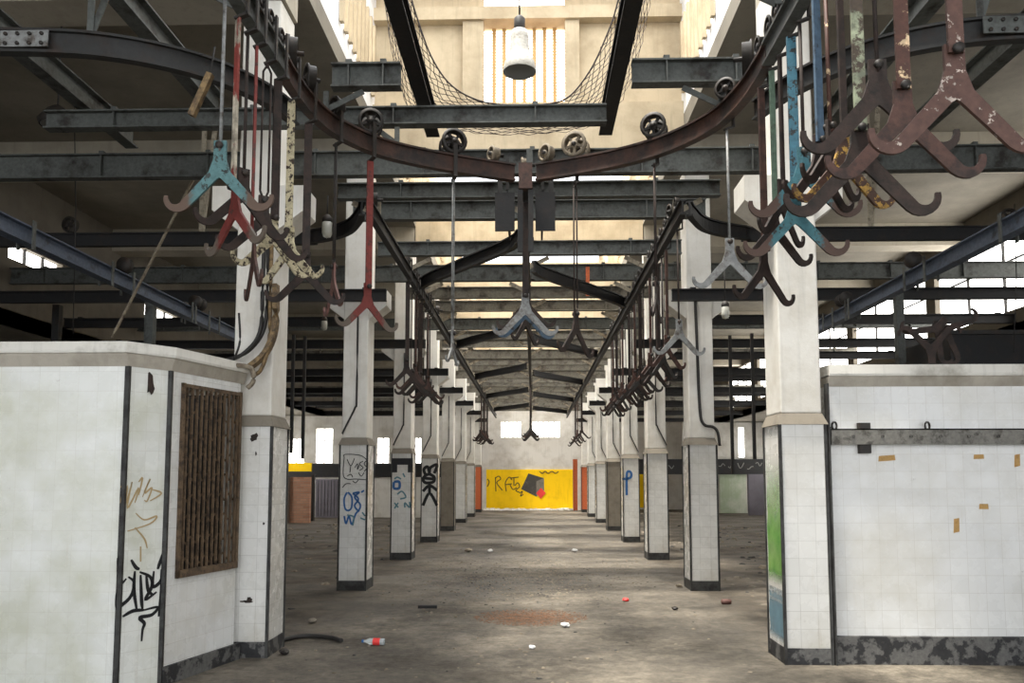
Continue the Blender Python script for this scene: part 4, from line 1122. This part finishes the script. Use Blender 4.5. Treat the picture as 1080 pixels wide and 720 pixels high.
# ================================================================== ROOF LIGHT LAMP, NET
lp_ = P(548, 76, 8.4)
g = empty('pendant_lamp', lp_, label='white bell shaped industrial lamp hanging in the roof opening', cat='lamp')
r0 = 18 * 8.4 / 850
MB().lathe([(r0, 0), (r0 * 1.02, .03), (r0 * .93, .1), (r0 * .72, .17), (r0 * .6, .24), (r0 * .56, .4), (r0 * .5, .46), (r0 * .3, .48)], 28).build('lamp_shade', 'lamp_white', g)
MB().lathe([(0, .06), (r0 * .6, .05), (r0 * .98, .005)], 28).build('reflector', 'lamp_under', g)
MB().lathe([(r0 * .3, .48), (r0 * .34, .5), (r0 * .34, .6), (r0 * .2, .63), (0, .63)], 16).build('socket', 'iron', g)
MB().tube([V(0, 0, .62), V(0, 0, 8.9 - lp_.z)], .01).build('cord', 'cable', g)
for u, v, Y, lab in ((345, 240, 8.3, 'small glass jar lamp hanging beside the left hook bunch'), (765, 328, 11.0, 'small glass jar lamp hanging beside the right pillar with the bent conduit'), (342, 342, 14, 'small glass jar lamp hanging behind the booth pillar')):
    p = P(u, v, Y); g = empty('jar_lamp', p, label=lab, cat='lamp')
    MB().lathe([(0, -.11), (.04, -.1), (.055, -.06), (.055, .05), (.045, .06)], 14).build('glass_jar', 'glass', g)
    MB().lathe([(.05, .06), (.055, .065), (.055, .1), (.025, .14), (0, .14)], 14).build('hanging_cap', 'iron', g)
    MB().tube([V(0, 0, .14), V(0, 0, max(.3, 4.58 - p.z))], .008).build('cord', 'cable', g)
# net slung between the two black beams
def net():
    NU, NV = 64, 22; vs = []; mb = MB()
    prof = [P(u, v, 7.15) for u, v in ((424, -60), (432, -10), (442, 25), (456, 62), (476, 90), (505, 106), (540, 111), (575, 110), (600, 102), (622, 75), (638, 42), (650, 8), (662, -50))]
    pf = spline(prof, 8)
    prof2 = [P(u, v, 9.0) for u, v in ((398, -60), (404, -10), (410, 40), (420, 90), (440, 126), (490, 140), (540, 142), (590, 140), (640, 126), (664, 90), (676, 50), (686, 0), (692, -60))]
    pb = spline(prof2, 8)
    def samp(L_, t):
        k = t * (len(L_) - 1); i = min(int(k), len(L_) - 2); return L_[i].lerp(L_[i + 1], k - i)
    rr = random.Random(5)
    grid = [[samp(pf, i / NU).lerp(samp(pb, i / NU), j / NV) + V(rr.uniform(-.012, .012), rr.uniform(-.012, .012), rr.uniform(-.012, .012)) for j in range(NV + 1)] for i in range(NU + 1)]
    for i in range(NU):
        for j in range(NV):
            if (i + j) % 2 == 0: a, b = grid[i][j], grid[i + 1][j + 1]
            else: a, b = grid[i + 1][j], grid[i][j + 1]
            mb.tube([a, b], .004, 3)
    o = mb.build('wire_net', 'rust'); tag(o, 'sagging wire net slung under the roof opening around the bell lamp', 'net')
    for j in (0, 1): pass
    e = MB().tube(pf, .008, 5).build('edge_rope', 'rust', o)
net()
# ================================================================== SMALL OVERHEAD CLUTTER
def post(u, v0, v1, Y, w, mat, label):
    a, b = P(u, v1, Y), P(u, v0, Y)
    o = MB().bar(V(a.x, Y, b.z), V(a.x, Y, 0), w, w).build('steel_post', mat); tag(o, label, 'post', kind='thing'); return o
post(145, 312, 700, 10.4, .11, 'steel_grey', 'grey steel post rising behind the white booth')
post(43, 322, 700, 12.5, .11, 'steel_dark', 'dark steel post rising behind the white booth, farther from the pillar')
post(963, 304, 700, 10.6, .1, 'steel_grey', 'grey steel post rising behind the right tiled wall')
for i, (u, v1, Y) in enumerate(((307, 478, 15.0), (319, 484, 15.2), (773, 500, 15.3), (796, 484, 15.1))):
    a = P(u, v1, Y)
    o = MB().bar(V(a.x, Y, a.z), V(a.x, Y, 4.29), .055, .055).build('hanging_bar', 'steel_dark')
    tag(o, ['thin dark bar hanging past the booth pillar, nearer to it', 'thin dark bar hanging past the booth pillar, farther from it', 'thin dark bar hanging beside the pillar with the bent conduit', 'thin dark bar hanging beside the green sprayed pillar'][i], 'bar', kind='thing')
p, q = P(205, 187, 8.6), P(118, 356, 8.6)
o = MB().bar(p, q, .025, .02).build('hanging_rod', 'iron_pale'); tag(o, 'thin pale rod leaning diagonally above the white booth', 'rod')
p, q = P(222, 78, 5.0), P(202, 122, 5.0)
o = MB().bar(p, q, .045, .04).build('hanging_stick', 'wood'); MB().tube([p, p + V(.01, .03, .2)], .006, 5).build('hanging_wire', 'cable', o); tag(o, 'pale wooden stick hanging slanted beside the teal hook', 'stick')
for u, v0, v1, Y, lab in ((78, 90, 352, 8.9, 'thin hanging wire above the white booth'), (1070, 215, 372, 9.3, 'thin hanging wire above the right tiled wall')):
    o = MB().tube([P(u, v0, Y), P(u + 2, (v0 + v1) / 2, Y), P(u - 1, v1, Y)], .006, 5).build('hanging_wire', 'cable'); tag(o, lab, 'wire')
p = P(60, 133, 7.7)
g = empty('pendant_lamp', p, label='dark round lamp shade hanging above the booth', cat='lamp')
MB().lathe([(.16, .0), (.18, .05), (.1, .16), (.05, .2), (0, .2)], 18).build('lamp_shade', 'iron', g)
MB().lathe([(0, .02), (.15, .005)], 18).build('reflector', 'lamp_under', g)
MB().tube([V(0, 0, .2), V(0, 0, 6.58 - p.z)], .01).build('cord', 'cable', g)
# pile of rusty hooks and a dark duct behind the right wall
for i, (u, rx, y) in enumerate(((982, 178, 7.19), (990, 40, 7.25), (998, -65, 7.31))):
    mb = spreader_mesh(.9, .12); mr = Matrix.Rotation(R(rx), 4, 'Y'); zm = min((mr @ p).z for p in mb.v)
    o = mb.build('loose_hook', 'rust'); o.rotation_euler = (0, R(rx), 0); o.location = (P(u, 370, y).x, y, 2.605 - zm)
    tag(o, ['loose rusty double hook standing upside down on the coping of the right wall', 'loose rusty double hook leaning tilted on the coping, middle of three', 'loose rusty double hook lying over on the coping, rear one of three'][i], 'hook', 'loose hooks on the right wall')
a, b = P(1008, 388, 9.5), P(1120, 340, 9.5)
g = empty('ventilation_duct', (a.x, 9.5, a.z), label='big dark metal box duct hanging behind the right tiled wall', cat='duct')
MB().box(a.x, b.x + 1, 9.6, 10.8, a.z, b.z - .1).build('box', 'steel_black', g, True, bevel=.02)
mb = MB()
for z in (a.z, b.z - .12): mb.box(a.x - .02, b.x + 1, 9.57, 9.6, z, z + .05)
mb.build('mounting_flange', 'steel_dark', g, True)
a, b = P(808, 500, YR - .3), P(705, 484, YR - .3)
g = empty('black_band', ((a.x + b.x) / 2, YR - .3, a.z), label='long black board with pale scribbles across the far right bay', cat='board', kind='thing')
MB().box(P(668, 500, YR - .3).x, a.x + .6, YR - .3, YR - .2, a.z, b.z).build('mounting_board', 'steel_black', g, True)
mb = MB()
rr = random.Random(11)
for u0 in (704, 758, 768, 778, 788, 797):
    stroke(mb, [(u0 + i * 2.2, 491 + rr.uniform(-3.5, 3.5)) for i in range(4)], YR - .303, .035)
mb.build('graffiti', 'pale_paint', g, True)
# mural on the far wall
g = empty('wall_mural', P(562, 520, YE - .03), label='painted grey cube with a red diamond on the yellow far wall', cat='mural')
ym = YE - .036
def poly(pts, name, mat, Y, par):
    c = [P(u, v, Y) for u, v in pts]; return MB().add(c, [tuple(range(len(c)))]).build(name, mat, par, True)
poly([(557.3, 499), (573.6, 504), (565.6, 507.4), (565.6, 523.6), (549.6, 515.6)], 'cube_face', 'cube_dark', ym, g)
poly([(573.6, 504), (574, 517), (565.6, 523.6), (565.6, 507.4)], 'cube_face', 'cube_light', ym - .001, g)
poly([(570.5, 514.2), (575.5, 519.8), (570.5, 526), (565.5, 520)], 'diamond', 'red_paint', ym - .003, g)
g = empty('wall_graffiti', P(535, 510, YE - .03), label='black scrawled letters on the yellow far wall left of the painted cube', cat='graffiti')
mb = MB()
for s in [[(523, 518), (522.5, 503)], [(522.5, 504), (526, 502), (528, 505), (524, 509), (530, 517)], [(534, 518), (533, 509), (537, 503), (540, 506)], [(533, 511), (540, 510)], [(538, 504), (547, 503)], [(542, 503), (542, 512)], [(543, 512), (546, 509), (548, 513), (544, 517), (548, 519)], [(538, 511), (541, 516), (545, 514)], [(548, 520), (551, 518), (549, 523), (552, 521)],
          [(514, 505), (516, 508), (514, 513)], [(569, 497), (572, 499), (575, 497), (578, 499), (582, 497), (586, 499), (589, 497)]]:
    stroke(mb, s, ym, .05)
mb.build('tag', 'dark_tan_paint', g, True)
# orange and dark strips at the passage end
for u0, u1, v0, mat, lab in ((604.5, 609, 484, 'orange', None), (501.5, 506, 483, 'orange', None)):
    n += 1; struct('trim_%d' % (n), MB().box(P(u0, 500, 39).x, P(u1, 500, 39).x, 39, 39.2, 0, P(u0, v0, 39).z), mat)
# ================================================================== FLOOR LITTER
def onfloor(u, v): return PZ(u, v, 0)
p = onfloor(396, 680)
g = empty('plastic_bottle', (p.x, p.y, .033), rz=R(-8), label='clear plastic bottle with red label lying on the floor near the booth', cat='bottle')
mx = Matrix.Rotation(R(90), 4, 'Y')
MB().lathe([(0, -.09), (.028, -.09), (.032, -.08), (.032, .02), (.03, .06), (.013, .1), (.012, .12)], 14, mx).build('body', 'plastic', g)
MB().lathe([(.0335, -.02), (.0335, .05)], 14, Matrix.Rotation(R(-90), 4, 'Y')).build('label', 'red_paint', g)
MB().lathe([(0, .135), (.015, .135), (.015, .115), (0, .115)], 12, mx).build('cap', 'blue_paint', g)
g.rotation_euler = (0, 0, R(172))
pts = [onfloor(u, v) + V(0, 0, .025) for u, v in ((296, 678), (312, 674), (330, 673), (350, 675), (360, 678))]
o = MB().tube(spline(pts, 6), .022, 8).build('rubber_hose', 'cable'); tag(o, 'dark curved hose lying on the floor beside the booth pillar', 'hose')
a, b = onfloor(441, 644), onfloor(461, 644)
o = MB().bar(a + V(0, 0, .05), b + V(0, 0, .05), .06, .035).build('wood_block', 'steel_black'); tag(o, 'short black piece of wood on the floor in front of the pillars', 'wood')
p = onfloor(596, 661)
def crumple(r, seed):
    rr = random.Random(seed); bm = bmesh.new(); bmesh.ops.create_icosphere(bm, subdivisions=2, radius=r)
    for v in bm.verts: v.co *= rr.uniform(.7, 1.15); v.co.z *= .55
    zm = min(v.co.z for v in bm.verts)
    mb = MB().add([v.co - V(0, 0, zm) for v in bm.verts], [tuple(v.index for v in f.verts) for f in bm.faces]); bm.free(); return mb
for u, v, r, m_, nm, lab, cat in ((596, 661, .05, 'paper', 'paper_cup', 'crumpled white paper cup beside the rust coloured patch', 'cup'), (660, 634, .045, 'red_paint', 'crumpled_packet', 'red and white crumpled packet on the lit floor', 'packet'), (561, 684, .035, 'paper', 'paper_scrap', 'white paper scrap nearest to the viewer on the passage floor', 'paper'),
                           (716, 619, .05, 'iron_pale', 'concrete_lump', 'pale lump of rubble at the foot of the first free right pillar', 'rubble'), (712, 643, .04, 'iron', 'concrete_lump', 'dark lump of rubble on the lit floor past the right pillar', 'rubble'),
                           (606, 582, .07, 'paper', 'paper_scrap', 'white paper scrap in the middle of the passage', 'paper'), (517, 582, .06, 'paper', 'paper_scrap', 'white paper scrap left of the passage middle', 'paper'), (494, 582, .08, 'iron_pale', 'concrete_lump', 'pale flat lump of rubble beside a white scrap', 'rubble'), (300, 690, .05, 'iron', 'concrete_lump', 'dark lump of rubble beside the hose end', 'rubble'), (330, 657, .05, 'skirt', 'concrete_lump', 'grey lump of rubble between booth and first free pillar', 'rubble')):
    p = onfloor(u, v); o = crumple(r, int(u)).build(nm, m_); o.location = (p.x, p.y, 0); tag(o, lab, cat)
p = onfloor(766, 637)
g = empty('drink_can', (p.x, p.y, .033), rz=R(5), label='crushed pale drink can lying on the floor before the right pillar', cat='can')
MB().lathe([(0, -.06), (.026, -.06), (.033, -.05), (.033, .05), (.026, .06), (0, .06)], 14, mx).build('body', 'pinkish', g)
MB().lathe([(0, .061), (.024, .061), (.025, .058)], 14, mx).build('lid', 'grey_hook', g)
# rust dust and scattered crumbs: nobody could count them
rr = random.Random(21)
def chips(name, mat, N, f, label, cat, smin, smax):
    mb = MB()
    for _ in range(N):
        x, y = f(rr); s = rr.uniform(smin, smax); a = rr.uniform(0, 6.3); h = s * rr.uniform(.2, .6)
        pts = [V(x + math.cos(a + t) * s * rr.uniform(.6, 1.2), y + math.sin(a + t) * s * rr.uniform(.6, 1.2), 0) for t in (0, 1.6, 3.1, 4.7)]
        tp = [V(x + (p.x - x) * .6, y + (p.y - y) * .6, h * rr.uniform(.6, 1)) for p in pts]
        mb.add(pts + tp, [(4, 5, 6, 7), (0, 1, 5, 4), (1, 2, 6, 5), (2, 3, 7, 6), (3, 0, 4, 7)])
    o = mb.build(name, mat); return tag(o, label, cat, kind='stuff')
def f1(r):
    while True:
        u, v = r.gauss(560, 30), r.gauss(651, 4.5)
        if ((u - 560) / 66) ** 2 + ((v - 651) / 10) ** 2 < .85: break
    p = onfloor(u, v); return p.x, p.y
chips('rust_crumbs', 'rust_dust', 4200, f1, 'thin drift of rust coloured crumbs in the middle of the passage', 'crumbs', .004, .014)
def litter():
    mb = MB(); mi = []
    r = random.Random(33)
    def chip(x, y, s_, k):
        d_ = V(x, y, 0) - CAM; u = 540 + F * d_.dot(RT) / d_.dot(FW); v = PPY - F * d_.dot(UP) / d_.dot(FW)
        if ((u - 560) / 70) ** 2 + ((v - 651) / 11.5) ** 2 < 1: return
        if abs(u - 660) < 6 and abs(v - 634) < 5 or abs(u - 517) < 7 and abs(v - 582) < 5 or abs(u - 606) < 7 and abs(v - 582) < 5: return
        a = r.uniform(0, 6.3); h = s_ * r.uniform(.2, .6)
        pts = [V(x + math.cos(a + t) * s_ * r.uniform(.6, 1.2), y + math.sin(a + t) * s_ * r.uniform(.6, 1.2), .0015) for t in (0, 1.6, 3.1, 4.7)]
        tp = [V(x + (p.x - x) * .6, y + (p.y - y) * .6, h * r.uniform(.6, 1)) for p in pts]
        mb.add(pts + tp, [(4, 5, 6, 7), (0, 1, 5, 4), (1, 2, 6, 5), (2, 3, 7, 6), (3, 0, 4, 7)]); mi.extend([k] * 5)
    for _ in range(2600):
        p = onfloor(r.gauss(545, 62), r.gauss(608, 16))
        if abs(p.x) < 2.1 and p.y < 20: chip(p.x, p.y, r.uniform(.006, .024), r.choice((0, 1, 1, 2, 2)))
    for _ in range(700): chip(r.gauss(0, 1.1) if r.random() < .5 else r.uniform(-2.1, 2.0), 5 + 33 * r.random() ** 1.6, r.uniform(.008, .03), r.choice((0, 1, 1, 2)))
    for _ in range(900):
        x = r.choice((-1, 1)) * r.uniform(2.9, 7.5); y = 8.2 + 19 * r.random() ** 1.4
        chip(x, y, r.uniform(.01, .07) if r.random() < .8 else r.uniform(.06, .11), r.choice((2, 0, 1)))
    o = mb.build('floor_litter', 'trim_dark')
    for m_ in ('iron_pale', 'skirt'): o.data.materials.append(M[m_])
    for p, k in zip(o.data.polygons, mi): p.material_index = k
    tag(o, 'grit, crumbs and small litter scattered over the whole concrete floor', 'litter', kind='stuff')
litter()
def f5(r): return r.uniform(-2.3, 2.2), r.uniform(39.0, 40.2)
chips('rubble_line', 'cap', 260, f5, 'line of rubble along the foot of the yellow wall', 'rubble', .05, .2)
def f6(r): return r.uniform(3, 6.5), r.uniform(35.3, 36.2)
chips('rubble_heap', 'skirt', 160, f6, 'rubble at the foot of the green panel', 'rubble', .04, .14)

# ================================================================== LIGHT
wd = bpy.data.worlds.new('sky'); S.world = wd; wd.use_nodes = True
bg = wd.node_tree.nodes['Background']; bg.inputs[0].default_value = (.93, .96, 1.0, 1); bg.inputs[1].default_value = 2.7
def area(name, loc, rot, sx, sy, e, col=(1, .97, .92)):
    l = bpy.data.lights.new(name, 'AREA'); l.shape = 'RECTANGLE'; l.size = sx; l.size_y = sy; l.energy = e; l.color = col
    o = bpy.data.objects.new(name, l); COL.objects.link(o); o.location = loc; o.rotation_euler = rot; return o
# daylight falling through the rooflights of the lantern
area('rooflight_daylight', (-.07, 6.3, 9.2), (0, 0, 0), 4.2, 9.0, 170)
for k in range(7):
    y = 12.0 + 4.25 * k + 2.7
    area('rooflight_daylight', (-.07, y, 9.2), (0, 0, 0), 4.2, 2.3, 260)
sl = bpy.data.lights.new('sun', 'SUN'); sl.energy = 9.0; sl.angle = .14; sl.color = (1, .95, .86)
so = bpy.data.objects.new('sun', sl); COL.objects.link(so); so.rotation_euler = V(.23, .1, -1).to_track_quat('-Z', 'Y').to_euler()
